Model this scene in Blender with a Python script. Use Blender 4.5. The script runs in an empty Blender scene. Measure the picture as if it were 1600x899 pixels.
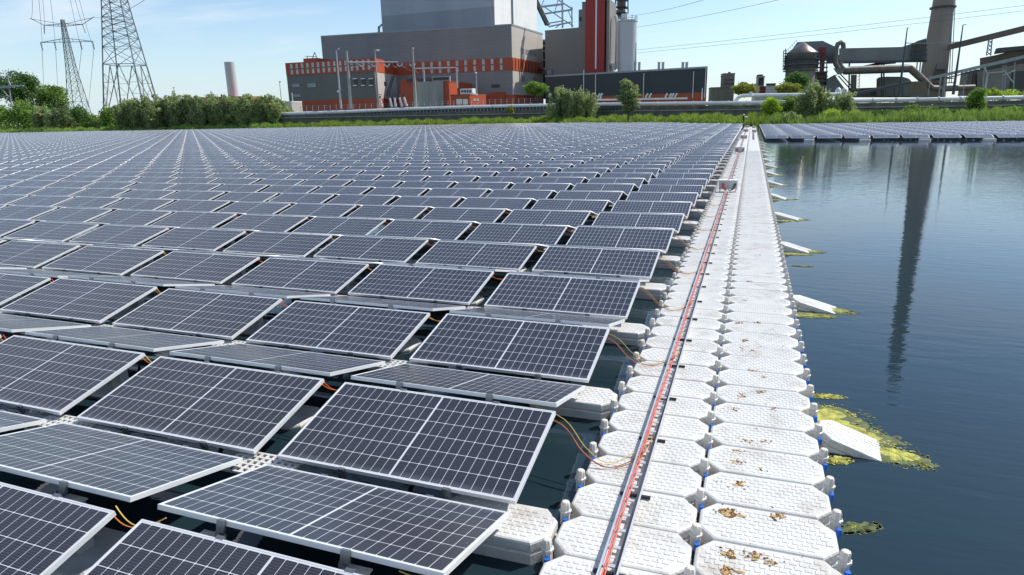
import bpy, math, random
import numpy as np
from mathutils import Vector, Matrix
random.seed(7); np.random.seed(7)
R = math.radians
scene = bpy.context.scene
col = scene.collection

# ------------------------------------------------------------------ camera model
F, PITCH, YAW, ROLL = 1027.03, 0.255862, 0.3453165, -0.0222771
CZ = 2.972
cp, sp, cy, sy, cr, sr = (math.cos(PITCH), math.sin(PITCH), math.cos(YAW), math.sin(YAW), math.cos(ROLL), math.sin(ROLL))
def world(u, v, z=0.0):            # u across, v ahead of the viewpoint (both horizontal, metres)
    return Vector((u*cy - v*sy, u*sy + v*cy, z))
def uv_of(x, y): return (x*cy + y*sy, -x*sy + y*cy)
def ray(px, py):
    X, Y = px-800, py-449.5
    x = X*cr + Y*sr; y = -X*sr + Y*cr
    r, up = x/F, -y/F
    fw = cp + up*sp; z = -sp + up*cp
    return r/fw, z/fw
def pt(px, py, v):
    a, b = ray(px, py); return world(a*v, v, CZ + b*v)
def uvp(px, py, v):
    a, b = ray(px, py); return (a*v, v)
def zat(px, py, v): return CZ + ray(px, py)[1]*v
def px_of(x, y, z=0.3):
    r, fw = uv_of(x, y); u = z-CZ
    d = fw*cp - u*sp
    if d <= 0.01: return None
    up = fw*sp + u*cp
    X = F*r/d; Y = -F*up/d
    return 800 + X*cr - Y*sr, 449.5 + X*sr + Y*cr

# ------------------------------------------------------------------ materials
def mat(name, c, rough=0.6, metal=0.0, var=0.0, vscale=3.0, bump=0.0, bscale=20.0, trans=0.0, spec=None, streak=False):
    m = bpy.data.materials.new(name); m.use_nodes = True
    nt = m.node_tree; n = nt.nodes; l = nt.links
    b = n['Principled BSDF']; b.inputs['Base Color'].default_value = (*c, 1)
    b.inputs['Roughness'].default_value = rough; b.inputs['Metallic'].default_value = metal
    if spec is not None: b.inputs['Specular IOR Level'].default_value = spec
    tc = n.new('ShaderNodeTexCoord')
    if var:
        nz = n.new('ShaderNodeTexNoise'); nz.inputs['Scale'].default_value = vscale; nz.inputs['Detail'].default_value = 5
        mp = n.new('ShaderNodeMapping')
        if streak: mp.inputs['Scale'].default_value = (1, 1, 0.12)
        l.new(tc.outputs['Object'], mp.inputs[0]); l.new(mp.outputs[0], nz.inputs['Vector'])
        mr = n.new('ShaderNodeMapRange'); mr.inputs['From Min'].default_value = .3; mr.inputs['From Max'].default_value = .7
        mr.inputs['To Min'].default_value = 1-var; mr.inputs['To Max'].default_value = 1+var
        l.new(nz.outputs['Fac'], mr.inputs['Value'])
        oi = n.new('ShaderNodeObjectInfo'); mo = n.new('ShaderNodeMapRange')
        mo.inputs['To Min'].default_value = 1-var*.4; mo.inputs['To Max'].default_value = 1+var*.4
        l.new(oi.outputs['Random'], mo.inputs['Value'])
        mm = n.new('ShaderNodeMath'); mm.operation = 'MULTIPLY'; l.new(mr.outputs[0], mm.inputs[0]); l.new(mo.outputs[0], mm.inputs[1])
        vm = n.new('ShaderNodeVectorMath'); vm.operation = 'SCALE'; vm.inputs[0].default_value = c
        l.new(mm.outputs[0], vm.inputs['Scale']); l.new(vm.outputs[0], b.inputs['Base Color'])
    if bump:
        bz = n.new('ShaderNodeTexNoise'); bz.inputs['Scale'].default_value = bscale; bz.inputs['Detail'].default_value = 4
        l.new(tc.outputs['Object'], bz.inputs['Vector'])
        bp = n.new('ShaderNodeBump'); bp.inputs['Strength'].default_value = bump; bp.inputs['Distance'].default_value = .02
        l.new(bz.outputs['Fac'], bp.inputs['Height']); l.new(bp.outputs[0], b.inputs['Normal'])
    if trans:
        out = n['Material Output']; t = n.new('ShaderNodeBsdfTranslucent'); ms = n.new('ShaderNodeMixShader'); ms.inputs[0].default_value = trans
        src = b.inputs['Base Color'].links
        if src: l.new(src[0].from_socket, t.inputs['Color'])
        else: t.inputs['Color'].default_value = (*c, 1)
        l.new(b.outputs[0], ms.inputs[1]); l.new(t.outputs[0], ms.inputs[2]); l.new(ms.outputs[0], out.inputs['Surface'])
    return m

def clad(name, c, var=.07, bw=6.0, bh=1.1, line=.85, rough=.55):
    """sheet cladding: panels with fine seams and a little weathering"""
    m = mat(name, c, rough, 0, var, .12, 0, 1, streak=True)
    nt = m.node_tree; n = nt.nodes; l = nt.links; b = n['Principled BSDF']
    tc = n.new('ShaderNodeTexCoord'); sx = n.new('ShaderNodeSeparateXYZ'); l.new(tc.outputs['Object'], sx.inputs[0])
    ad = n.new('ShaderNodeMath'); l.new(sx.outputs[0], ad.inputs[0]); l.new(sx.outputs[1], ad.inputs[1])
    cx = n.new('ShaderNodeCombineXYZ'); l.new(ad.outputs[0], cx.inputs[0]); l.new(sx.outputs[2], cx.inputs[1])
    br = n.new('ShaderNodeTexBrick'); br.offset = 0.0
    br.inputs['Color1'].default_value = (1, 1, 1, 1); br.inputs['Color2'].default_value = (.93, .93, .93, 1); br.inputs['Mortar'].default_value = (line, line, line, 1)
    br.inputs['Scale'].default_value = 1; br.inputs['Brick Width'].default_value = bw; br.inputs['Row Height'].default_value = bh; br.inputs['Mortar Size'].default_value = .06
    l.new(cx.outputs[0], br.inputs['Vector'])
    mx = n.new('ShaderNodeMix'); mx.data_type = 'RGBA'; mx.blend_type = 'MULTIPLY'; mx.inputs['Factor'].default_value = 1
    src = b.inputs['Base Color'].links[0].from_socket
    l.new(src, mx.inputs[6]); l.new(br.outputs['Color'], mx.inputs[7]); l.new(mx.outputs[2], b.inputs['Base Color'])
    return m

def pv_material():
    m = bpy.data.materials.new('solar_cells'); m.use_nodes = True
    nt = m.node_tree; n = nt.nodes; l = nt.links; b = n['Principled BSDF']
    uv = n.new('ShaderNodeUVMap'); uv.uv_map = 'UVMap'
    s = n.new('ShaderNodeSeparateXYZ'); l.new(uv.outputs[0], s.inputs[0])
    def M(op, a, bb=None, clampit=False):
        x = n.new('ShaderNodeMath'); x.operation = op; x.use_clamp = clampit
        for i, q in enumerate((a, bb)):
            if q is None: continue
            if isinstance(q, (int, float)): x.inputs[i].default_value = q
            else: l.new(q, x.inputs[i])
        return x.outputs[0]
    W, D = 2.094, 1.038
    X = M('MULTIPLY', s.outputs[0], W-.022); Y = M('MULTIPLY', s.outputs[1], D-.022)      # metres on the glass
    half = (W-.022)/2
    xa = M('ABSOLUTE', M('SUBTRACT', X, half))                   # distance from the middle
    xr = M('SUBTRACT', xa, .007)
    cw = (half-.007-.011)/12
    fx = M('FRACT', M('DIVIDE', xr, cw)); fy = M('FRACT', M('DIVIDE', M('SUBTRACT', Y, .011), (D-.044)/6))
    ex = M('MULTIPLY', M('MINIMUM', fx, M('SUBTRACT', 1.0, fx)), cw)
    ey = M('MULTIPLY', M('MINIMUM', fy, M('SUBTRACT', 1.0, fy)), (D-.044)/6)
    lx = M('LESS_THAN', ex, .0018); ly = M('LESS_THAN', ey, .0023)
    ctr = M('LESS_THAN', xa, .008)
    dia = M('LESS_THAN', M('ADD', ex, ey), .009)
    line = M('MAXIMUM', M('MAXIMUM', lx, ly), M('MAXIMUM', ctr, dia))
    rim = M('MAXIMUM', M('GREATER_THAN', xa, half-.011), M('GREATER_THAN', M('ABSOLUTE', M('SUBTRACT', Y, (D-.022)/2)), (D-.044)/2))
    line = M('MAXIMUM', line, rim)
    # fine bus bars along the long side
    fb = M('FRACT', M('MULTIPLY', fy, 9.0)); bus = M('MULTIPLY', M('LESS_THAN', fb, .10), .12)
    tc = n.new('ShaderNodeTexCoord'); nz = n.new('ShaderNodeTexNoise'); nz.inputs['Scale'].default_value = 1.3; nz.inputs['Detail'].default_value = 6
    l.new(tc.outputs['Object'], nz.inputs['Vector'])
    oi = n.new('ShaderNodeObjectInfo')
    mixc = n.new('ShaderNodeMix'); mixc.data_type = 'RGBA'
    mixc.inputs[6].default_value = (.006, .006, .013, 1); mixc.inputs[7].default_value = (.016, .016, .026, 1)
    l.new(M('ADD', M('MULTIPLY', nz.outputs['Fac'], .6), M('MULTIPLY', oi.outputs['Random'], .4)), mixc.inputs[0])
    m2 = n.new('ShaderNodeMix'); m2.data_type = 'RGBA'; l.new(M('MAXIMUM', line, bus), m2.inputs[0])
    l.new(mixc.outputs[2], m2.inputs[6]); m2.inputs[7].default_value = (.60, .61, .63, 1)
    # specks of dust and droppings
    vo = n.new('ShaderNodeTexVoronoi'); vo.inputs['Scale'].default_value = 9; l.new(tc.outputs['Object'], vo.inputs['Vector'])
    m3 = n.new('ShaderNodeMix'); m3.data_type = 'RGBA'; l.new(M('MULTIPLY', M('LESS_THAN', vo.outputs['Distance'], .035), .5), m3.inputs[0])
    l.new(m2.outputs[2], m3.inputs[6]); m3.inputs[7].default_value = (.5, .5, .48, 1)
    # thin dust film, thickened and blued to paint in sky reflection
    nd = n.new('ShaderNodeTexNoise'); nd.inputs['Scale'].default_value = .7; nd.inputs['Detail'].default_value = 8; nd.inputs['Roughness'].default_value = .7
    l.new(tc.outputs['Object'], nd.inputs['Vector'])
    m4 = n.new('ShaderNodeMix'); m4.data_type = 'RGBA'; l.new(M('ADD', M('MULTIPLY', nd.outputs['Fac'], .085), M('MULTIPLY', M('SUBTRACT', 1.0, M('MULTIPLY', s.outputs[1], 14.0), True), M('MULTIPLY', nd.outputs['Fac'], .30))), m4.inputs[0])
    l.new(m3.outputs[2], m4.inputs[6]); m4.inputs[7].default_value = (.42, .44, .48, 1)
    l.new(m4.outputs[2], b.inputs['Base Color'])
    b.inputs['Roughness'].default_value = .22; b.inputs['IOR'].default_value = 1.5
    return m

M = {}
M['cells'] = pv_material()
M['alu'] = mat('frame_aluminium', (.74, .74, .73), .40, .25, .06, 4)
M['rail'] = mat('galvanised_rail', (.62, .64, .66), .4, .45, .10, 8)
M['rail_shaded'] = mat('galvanised_rail_shaded', (.58, .60, .62), .45, .35, .10, 8)  # same metal, shade of the right rail put into a darker colour
M['clamp'] = mat('clamp_metal', (.25, .26, .27), .4, .8)
M['back'] = mat('panel_backsheet', (.45, .45, .45), .6)
M['float'] = mat('white_plastic', (.64, .625, .59), .45, 0, .06, 2.2, .25, 60)
def stain(m, c, amt, sc):
    nt = m.node_tree; n = nt.nodes; l = nt.links; b = n['Principled BSDF']; g_ = n.new('ShaderNodeNewGeometry')
    z1_ = n.new('ShaderNodeTexNoise'); z1_.inputs['Scale'].default_value = sc; z1_.inputs['Detail'].default_value = 9; z1_.inputs['Roughness'].default_value = .72; l.new(g_.outputs['Position'], z1_.inputs['Vector'])
    mr_ = n.new('ShaderNodeMapRange'); mr_.inputs['From Min'].default_value = .50; mr_.inputs['From Max'].default_value = .78; mr_.inputs['To Max'].default_value = amt; l.new(z1_.outputs['Fac'], mr_.inputs['Value'])
    mx_ = n.new('ShaderNodeMix'); mx_.data_type = 'RGBA'; l.new(mr_.outputs[0], mx_.inputs[0])
    l.new(b.inputs['Base Color'].links[0].from_socket, mx_.inputs[6]); mx_.inputs[7].default_value = (*c, 1); l.new(mx_.outputs[2], b.inputs['Base Color'])
stain(M['float'], (.30, .24, .15), .75, 3.1)
M['float_dirty'] = mat('worn_white_plastic', (.60, .585, .55), .55, 0, .14, 5, .3, 50)
M['pin'] = mat('ivory_plastic', (.66, .60, .52), .45, 0, .06, 10)
M['blue'] = mat('blue_plastic', (.01, .13, .55), .4)
M['black'] = mat('black_rubber', (.018, .018, .02), .5)
M['red_cable'] = mat('red_cable', (.80, .07, .025), .5)
M['pink_cable'] = mat('faded_red_cable', (.74, .13, .06), .55)
M['orange_cable'] = mat('orange_cable', (.70, .22, .04), .5)
M['yellow_cable'] = mat('yellow_cable', (.68, .50, .10), .5)
M['brown_cable'] = mat('brown_cable', (.16, .05, .03), .5)
M['box'] = mat('grey_cabinet', (.50, .50, .50), .45, 0, .05, 5)
M['boxlid'] = mat('white_lid', (.78, .78, .77), .4)
M['dropping'] = mat('dried_muck', (.27, .14, .04), .9, 0, .6, 40)
M['dropping_pale'] = mat('pale_muck', (.42, .27, .11), .9, 0, .4, 40)
M['algae'] = mat('algae', (.33, .32, .06), .85, 0, .50, 14, .8, 60)
M['algae_wet'] = mat('wet_algae', (.085, .105, .03), .8, 0, .35, 14, .2, 30)
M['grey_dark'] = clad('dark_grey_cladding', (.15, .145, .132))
M['grey_hall'] = clad('mid_grey_cladding', (.25, .228, .222), bw=8, bh=1.4, line=.78)
M['sunlit_side'] = clad('sunlit_side_cladding', (.50, .455, .41), bw=5, bh=1.2, line=.92)  # sunlight on the halls' right walls put into the colour
M['boiler_low'] = clad('pale_grey_cladding', (.30, .31, .335), bw=12, bh=4, line=.93)
M['boiler_high'] = clad('light_grey_cladding', (.40, .41, .44), bw=12, bh=4, line=.95)
M['white_clad'] = clad('white_cladding', (.74, .73, .71), bw=10, bh=6, line=.95)
M['red_clad'] = clad('orange_red_cladding', (.42, .075, .025), bw=2.4, bh=50, line=.8)
M['red_tower'] = clad('red_cladding', (.36, .03, .018), bw=2.0, bh=12, line=.85)
M['brown_clad'] = clad('brown_grey_cladding', (.24, .215, .19), bw=9, bh=6, line=.93)
M['hall_dark'] = clad('slate_cladding', (.040, .044, .052), bw=6, bh=1.2, line=.85)
M['strip'] = mat('window_strip', (.42, .45, .46), .2, 0, .1, .8)
M['darkgap'] = mat('dark_opening', (.02, .022, .025), .3)
M['concrete'] = mat('concrete', (.33, .32, .29), .85, 0, .22, .35, .3, 3, streak=True)
M['concrete_dark'] = mat('weathered_concrete', (.23, .20, .17), .9, 0, .28, .25, .3, 3, streak=True)
M['chimney'] = mat('chimney_concrete', (.27, .225, .185), .9, 0, .18, .12, .2, 2, streak=True)
M['wallc'] = mat('dyke_wall_concrete', (.13, .12, .10), .9, 0, .35, .5, .3, 3)
M['pipe'] = mat('white_pipe', (.70, .71, .71), .4, .15, .08, .6)
M['silo'] = mat('silo_coating', (.50, .48, .47), .38, .25, .07, .15, streak=True)
M['steel'] = mat('steel', (.30, .31, .32), .5, .4, .15, 2)
M['steel_pale'] = mat('pale_steel', (.46, .46, .47), .5, .3, .1, 2)
M['steel_dark'] = mat('dark_steel', (.06, .065, .07), .55, .2, .2, 2)
M['pylon'] = mat('pylon_steel', (.13, .15, .155), .6, .3, .15, 1)
M['wire'] = mat('wire', (.14, .15, .16), .6, .2)
M['plant_clad'] = clad('old_grey_cladding', (.20, .195, .19), var=.18, bw=3, bh=20, line=.85, rough=.7)
M['plant_brown'] = clad('rusty_cladding', (.17, .125, .09), var=.25, bw=3, bh=20, line=.85, rough=.75)
M['cone'] = mat('tin_roof', (.20, .165, .13), .33, .6, .3, .3)
M['rust'] = mat('duct_metal', (.16, .14, .125), .6, .2, .3, .4)
M['maroon'] = mat('maroon_door', (.22, .02, .03), .5)
M['insul'] = mat('porcelain', (.62, .63, .62), .3)
M['bark'] = mat('bark', (.09, .07, .05), .9, 0, .3, 4)
def leaf(name, c, v=.4): return mat(name, c, .6, 0, v, .5, 0, 1, trans=.45, spec=.3)
M['leaf_willow'] = leaf('willow_leaves', (.30, .37, .15))
M['leaf_dark'] = leaf('dark_leaves', (.10, .19, .045))
M['leaf_mid'] = leaf('green_leaves', (.20, .32, .06))
M['leaf_bright'] = leaf('bright_leaves', (.34, .47, .05))
M['leaf_olive'] = leaf('olive_leaves', (.32, .34, .06))
M['grass'] = leaf('bank_grass_blades', (.21, .30, .045), .55)
M['reed'] = leaf('reeds', (.22, .33, .07), .45)
M['ground'] = mat('ground', (.085, .11, .035), .95, 0, .4, .1)
M['gravel'] = mat('yard', (.25, .24, .22), .95, 0, .2, .2)

# ------------------------------------------------------------------ mesh helpers
def tag(o, label=None, cat=None, group=None, kind=None):
    if label: o['label'] = label
    if cat: o['category'] = cat
    if group: o['group'] = group
    if kind: o['kind'] = kind
    return o
def empty(name, loc=(0, 0, 0), label=None, cat=None, group=None):
    o = bpy.data.objects.new(name, None); o.location = loc; o.empty_display_size = .1; col.objects.link(o)
    return tag(o, label, cat, group)
class MB:
    def __init__(s): s.v = []; s.f = []; s.uv = None
    def add(s, vs, fs):
        k = len(s.v); s.v += [tuple(p) for p in vs]; s.f += [tuple(i+k for i in f) for f in fs]; return s
    def box(s, a, b):
        x0, y0, z0 = a; x1, y1, z1 = b
        return s.add([(x0,y0,z0),(x1,y0,z0),(x1,y1,z0),(x0,y1,z0),(x0,y0,z1),(x1,y0,z1),(x1,y1,z1),(x0,y1,z1)],
                     [(0,3,2,1),(4,5,6,7),(0,1,5,4),(1,2,6,5),(2,3,7,6),(3,0,4,7)])
    def prism(s, pts, z0, z1, ztop=None):
        """vertical prism over a polygon of world xy points (either winding)"""
        n = len(pts)
        ar = sum(pts[i][0]*pts[(i+1)%n][1]-pts[(i+1)%n][0]*pts[i][1] for i in range(n))
        if ar < 0: pts = list(reversed(pts)); ztop = list(reversed(ztop)) if ztop else None
        zt = ztop or [z1]*n
        vs = [(p[0], p[1], z0) for p in pts] + [(p[0], p[1], zt[i]) for i, p in enumerate(pts)]
        fs = [tuple(range(n-1, -1, -1)), tuple(range(n, 2*n))] + [(i, (i+1)%n, n+(i+1)%n, n+i) for i in range(n)]
        return s.add(vs, fs)
    def tube(s, pts, r, n=8, caps=True):
        pts = [Vector(p) for p in pts]; rings = []
        rr = r if isinstance(r, (list, tuple)) else [r]*len(pts)
        ref = None
        for i, p in enumerate(pts):
            d = (pts[min(i+1, len(pts)-1)] - pts[max(i-1, 0)]).normalized()
            if ref is None:
                ref = Vector((0, 0, 1)) if abs(d.z) < .9 else Vector((1, 0, 0))
            a = d.cross(ref).normalized(); b = a.cross(d).normalized(); ref = b
            rings.append([p + (a*math.cos(t) + b*math.sin(t))*rr[i] for t in [2*math.pi*(j+.5)/n for j in range(n)]])
        vs = [q for g in rings for q in g]
        fs = [(i*n+j, i*n+(j+1)%n, (i+1)*n+(j+1)%n, (i+1)*n+j) for i in range(len(pts)-1) for j in range(n)]
        if caps: fs += [tuple(range(n-1, -1, -1)), tuple((len(pts)-1)*n+j for j in range(n))]
        return s.add(vs, fs)
    def bar(s, p, q, w): return s.tube([p, q], w*.7071, 4)
    def lathe(s, c, prof, n=24, ry=1):
        vs = []; fs = []
        for r, z in prof:
            vs += [(c[0]+r*math.cos(2*math.pi*j/n), c[1]+r*ry*math.sin(2*math.pi*j/n), c[2]+z) for j in range(n)]
        for i in range(len(prof)-1):
            fs += [(i*n+j, i*n+(j+1)%n, (i+1)*n+(j+1)%n, (i+1)*n+j) for j in range(n)]
        fs += [tuple(range(n-1, -1, -1)), tuple((len(prof)-1)*n+j for j in range(n))]
        return s.add(vs, fs)
    def mesh(s, name, m, off=(0, 0, 0), smooth=False):
        me = bpy.data.meshes.new(name)
        me.from_pydata([(a-off[0], b-off[1], c-off[2]) for a, b, c in s.v], [], s.f); me.update()
        me.materials.append(m)
        if smooth:
            me.polygons.foreach_set('use_smooth', [True]*len(me.polygons))
            try: me.set_sharp_from_angle(angle=R(40))
            except Exception: pass
        return me
    def build(s, name, m, parent=None, smooth=False, origin=None):
        off = tuple(parent.location) if parent else (origin or (0, 0, 0))
        if parent and parent.parent: off = tuple(Vector(off) + parent.parent.location)
        if parent and parent.type == 'MESH':
            off = tuple(parent.matrix_parent_off) if hasattr(parent, 'matrix_parent_off') else off
        me = s.mesh(name, m, off, smooth)
        o = bpy.data.objects.new(name, me); col.objects.link(o)
        if parent: o.parent = parent
        elif origin: o.location = origin
        return o
def link(name, me, parent=None, loc=(0, 0, 0), rot=(0, 0, 0)):
    o = bpy.data.objects.new(name, me); o.location = loc; o.rotation_euler = rot; o.parent = parent; col.objects.link(o); return o
def big_mesh(name, verts, quads, mats, midx=None, uvs=None):
    me = bpy.data.meshes.new(name)
    nv, nf = len(verts), len(quads); k = quads.shape[1]
    me.vertices.add(nv); me.vertices.foreach_set('co', verts.astype(np.float32).ravel())
    me.loops.add(nf*k); me.loops.foreach_set('vertex_index', quads.astype(np.int32).ravel())
    me.polygons.add(nf); me.polygons.foreach_set('loop_start', np.arange(nf, dtype=np.int32)*k)
    me.polygons.foreach_set('loop_total', np.full(nf, k, dtype=np.int32))
    if midx is not None: me.polygons.foreach_set('material_index', midx.astype(np.int32))
    if uvs is not None:
        u = me.uv_layers.new(name='UVMap'); u.data.foreach_set('uv', uvs.astype(np.float32).ravel())
    for m in mats: me.materials.append(m)
    me.update(calc_edges=True); me.validate()
    o = bpy.data.objects.new(name, me); col.objects.link(o); return o

ONES = 'zeroth first second third fourth fifth sixth seventh eighth ninth tenth eleventh twelfth thirteenth fourteenth fifteenth sixteenth seventeenth eighteenth nineteenth'.split()
TENS = {2: 'twent', 3: 'thirt', 4: 'fort', 5: 'fift', 6: 'sixt', 7: 'sevent', 8: 'eight', 9: 'ninet'}
def nth(n):
    if n < 20: return ONES[n]
    if n < 100: return TENS[n//10] + ('ieth' if n % 10 == 0 else 'y-' + ONES[n % 10])
    return 'hundredth' if n == 100 else 'hundred and ' + nth(n-100)

# ------------------------------------------------------------------ world, sun, camera
w = bpy.data.worlds.new('World'); scene.world = w; w.use_nodes = True
nt = w.node_tree; n = nt.nodes; l = nt.links
bg = n['Background']; SUN_AZ, SUN_EL = R(47), R(46)       # azimuth measured from +Y towards +X
sky = n.new('ShaderNodeTexSky'); sky.sky_type = 'NISHITA'; sky.sun_disc = False
sky.sun_elevation = SUN_EL; sky.sun_rotation = SUN_AZ; sky.air_density = 1.0; sky.dust_density = .3; sky.ozone_density = 2.2
tc = n.new('ShaderNodeTexCoord'); sx = n.new('ShaderNodeSeparateXYZ'); l.new(tc.outputs['Generated'], sx.inputs[0])
mx = n.new('ShaderNodeMath'); mx.operation = 'MAXIMUM'; mx.inputs[1].default_value = .0; l.new(sx.outputs[2], mx.inputs[0])
ad = n.new('ShaderNodeMath'); ad.inputs[1].default_value = .10; l.new(mx.outputs[0], ad.inputs[0])
dv = n.new('ShaderNodeVectorMath'); dv.operation = 'DIVIDE'; cxy = n.new('ShaderNodeCombineXYZ')
for i in range(3): l.new(ad.outputs[0], cxy.inputs[i])
l.new(tc.outputs['Generated'], dv.inputs[0]); l.new(cxy.outputs[0], dv.inputs[1])
mp = n.new('ShaderNodeMapping'); mp.inputs['Scale'].default_value = (.35, .9, 0); mp.inputs['Rotation'].default_value = (0, 0, .5); l.new(dv.outputs[0], mp.inputs[0])
nz = n.new('ShaderNodeTexNoise'); nz.inputs['Scale'].default_value = 1.1; nz.inputs['Detail'].default_value = 7; nz.inputs['Roughness'].default_value = .55; nz.inputs['Distortion'].default_value = .5
l.new(mp.outputs[0], nz.inputs['Vector'])
cr_ = n.new('ShaderNodeMapRange'); cr_.inputs['From Min'].default_value = .50; cr_.inputs['From Max'].default_value = .74; cr_.inputs['To Min'].default_value = .10; cr_.inputs['To Max'].default_value = .75; l.new(nz.outputs['Fac'], cr_.inputs['Value'])
cm = n.new('ShaderNodeMix'); cm.data_type = 'RGBA'; l.new(cr_.outputs[0], cm.inputs[0]); hs = n.new('ShaderNodeHueSaturation'); hs.inputs['Saturation'].default_value = 1.12; hs.inputs['Value'].default_value = 1.12; l.new(sky.outputs[0], hs.inputs['Color']); l.new(hs.outputs[0], cm.inputs[6]); cm.inputs[7].default_value = (6.4, 6.8, 7.3, 1)
hz_ = n.new('ShaderNodeMapRange'); hz_.interpolation_type = 'SMOOTHSTEP'; hz_.inputs['From Min'].default_value = -.02; hz_.inputs['From Max'].default_value = .16; hz_.inputs['To Min'].default_value = .62; hz_.inputs['To Max'].default_value = 0
l.new(sx.outputs[2], hz_.inputs['Value'])
cm2 = n.new('ShaderNodeMix'); cm2.data_type = 'RGBA'; l.new(hz_.outputs[0], cm2.inputs[0]); l.new(cm.outputs[2], cm2.inputs[6]); cm2.inputs[7].default_value = (3.7, 4.9, 6.2, 1)
l.new(cm2.outputs[2], bg.inputs['Color']); bg.inputs['Strength'].default_value = .115
sun = bpy.data.lights.new('sun', 'SUN'); sun.energy = 4.3; sun.angle = R(.53); sun.color = (1, .96, .89)
so = bpy.data.objects.new('sun', sun); col.objects.link(so)
sd = Vector((math.sin(SUN_AZ)*math.cos(SUN_EL), math.cos(SUN_AZ)*math.cos(SUN_EL), math.sin(SUN_EL)))
so.rotation_euler = sd.to_track_quat('Z', 'Y').to_euler(); so.location = (60, 60, 120)
Rv, Uv, Fv = world(1, 0), Vector((-sy*sp, cy*sp, cp)), Vector((-sy*cp, cy*cp, -sp))
Rf = Rv*cr + Uv*sr; Uf = Uv*cr - Rv*sr
cam = bpy.data.cameras.new('camera'); co = bpy.data.objects.new('camera', cam); col.objects.link(co)
mw = Matrix((Rf, Uf, -Fv)).transposed().to_4x4(); mw.translation = (0, 0, CZ); co.matrix_world = mw
cam.sensor_width = 36; cam.lens = F*36/1600; cam.clip_end = 9000; cam.clip_start = .05
scene.camera = co
scene.view_settings.view_transform = 'Standard'; scene.view_settings.look = 'None'; scene.view_settings.exposure = 0.32; scene.view_settings.gamma = 1
scene.cycles.max_bounces = 6; scene.cycles.use_denoising = True
try: scene.cycles.denoiser = 'OPENIMAGEDENOISE'
except Exception: pass

# ------------------------------------------------------------------ lie of the land
SH = [(-1500, 430), (-600, 370), (0, 305), (250, 272), (450, 247), (650, 236), (800, 226), (900, 206), (1000, 180), (1080, 150), (1163, 127), (1300, 120), (1600, 108), (2000, 100), (2600, 96), (3600, 96)]
def shore(px):
    for (a, va), (b, vb) in zip(SH, SH[1:]):
        if px <= b: return va + (vb-va)*(max(px, a)-a)/(b-a)
    return SH[-1][1]
def azpx(u, v): return 800 + u/v*F*cp            # near enough for points close to the horizon
def uazi(px, v): return (px-800)/(F*cp)*v
LAND = 1.3
# water
m = bpy.data.materials.new('lake_water'); m.use_nodes = True
n = m.node_tree.nodes; l = m.node_tree.links; b = n['Principled BSDF']
b.inputs['Base Color'].default_value = (.014, .031, .041, 1); b.inputs['Roughness'].default_value = .012; b.inputs['IOR'].default_value = 1.333
g = n.new('ShaderNodeNewGeometry')
def wave(scale, sxy, rot, det, dist):
    mp = n.new('ShaderNodeMapping'); mp.inputs['Scale'].default_value = (*sxy, 1); mp.inputs['Rotation'].default_value = (0, 0, rot); l.new(g.outputs['Position'], mp.inputs[0])
    z = n.new('ShaderNodeTexNoise'); z.inputs['Scale'].default_value = scale; z.inputs['Detail'].default_value = det; z.inputs['Distortion'].default_value = dist
    l.new(mp.outputs[0], z.inputs['Vector']); return z.outputs['Fac']
a1 = wave(3.2, (.45, 1.6), R(18), 3, .4); a2 = wave(11, (.5, 1.4), R(-12), 2, .2); a3 = wave(.35, (.6, 1), R(30), 2, 0)
def mth(op, a, bb):
    x = n.new('ShaderNodeMath'); x.operation = op
    for i, q in enumerate((a, bb)):
        if isinstance(q, (int, float)): x.inputs[i].default_value = q
        else: l.new(q, x.inputs[i])
    return x.outputs[0]
hgt = mth('ADD', mth('ADD', a1, mth('MULTIPLY', a2, .22)), mth('MULTIPLY', a3, 1.5))
bp = n.new('ShaderNodeBump'); bp.inputs['Strength'].default_value = .34; bp.inputs['Distance'].default_value = .012
l.new(hgt, bp.inputs['Height']); l.new(bp.outputs[0], b.inputs['Normal'])
M['water'] = m
me = MB().add([(-3000, -800, 0), (3000, -800, 0), (3000, 4000, 0), (-3000, 4000, 0)], [(0, 1, 2, 3)]).mesh('water', m)
tag(link('water', me), kind='structure')
# ground sheet with its grassy bank
prof = [(0, -.4), (1.2, .2), (3.5, .6), (7, 1.0), (14, LAND), (60, LAND), (200, LAND), (700, 1.0), (1800, .8), (3800, .6)]
pxs = list(range(-1500, 3601, 25)); vs = []; fs = []
for i, px in enumerate(pxs):
    for dv_, z in prof:
        v = shore(px) + dv_ + (.8*math.sin(px*.13)+.5*math.sin(px*.041) if dv_ < 5 else 0)
        vs.append(world(uazi(px, v), v, z))
k = len(prof)
for i in range(len(pxs)-1):
    for j in range(k-1): fs.append((i*k+j, (i+1)*k+j, (i+1)*k+j+1, i*k+j+1))
tag(MB().add(vs, fs).build('ground', M['ground'], smooth=True), kind='structure')

# ------------------------------------------------------------------ the floating array
W, D, TILT, P, CP, XR, Y0, GV, SK = 2.094, 1.038, .239437, 2.2938048, 2.3323454, -1.4210849, 3.9169, .1247, -.0165784
ZL = .30
dyy, dzz = D*math.cos(TILT), D*math.sin(TILT)
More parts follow.
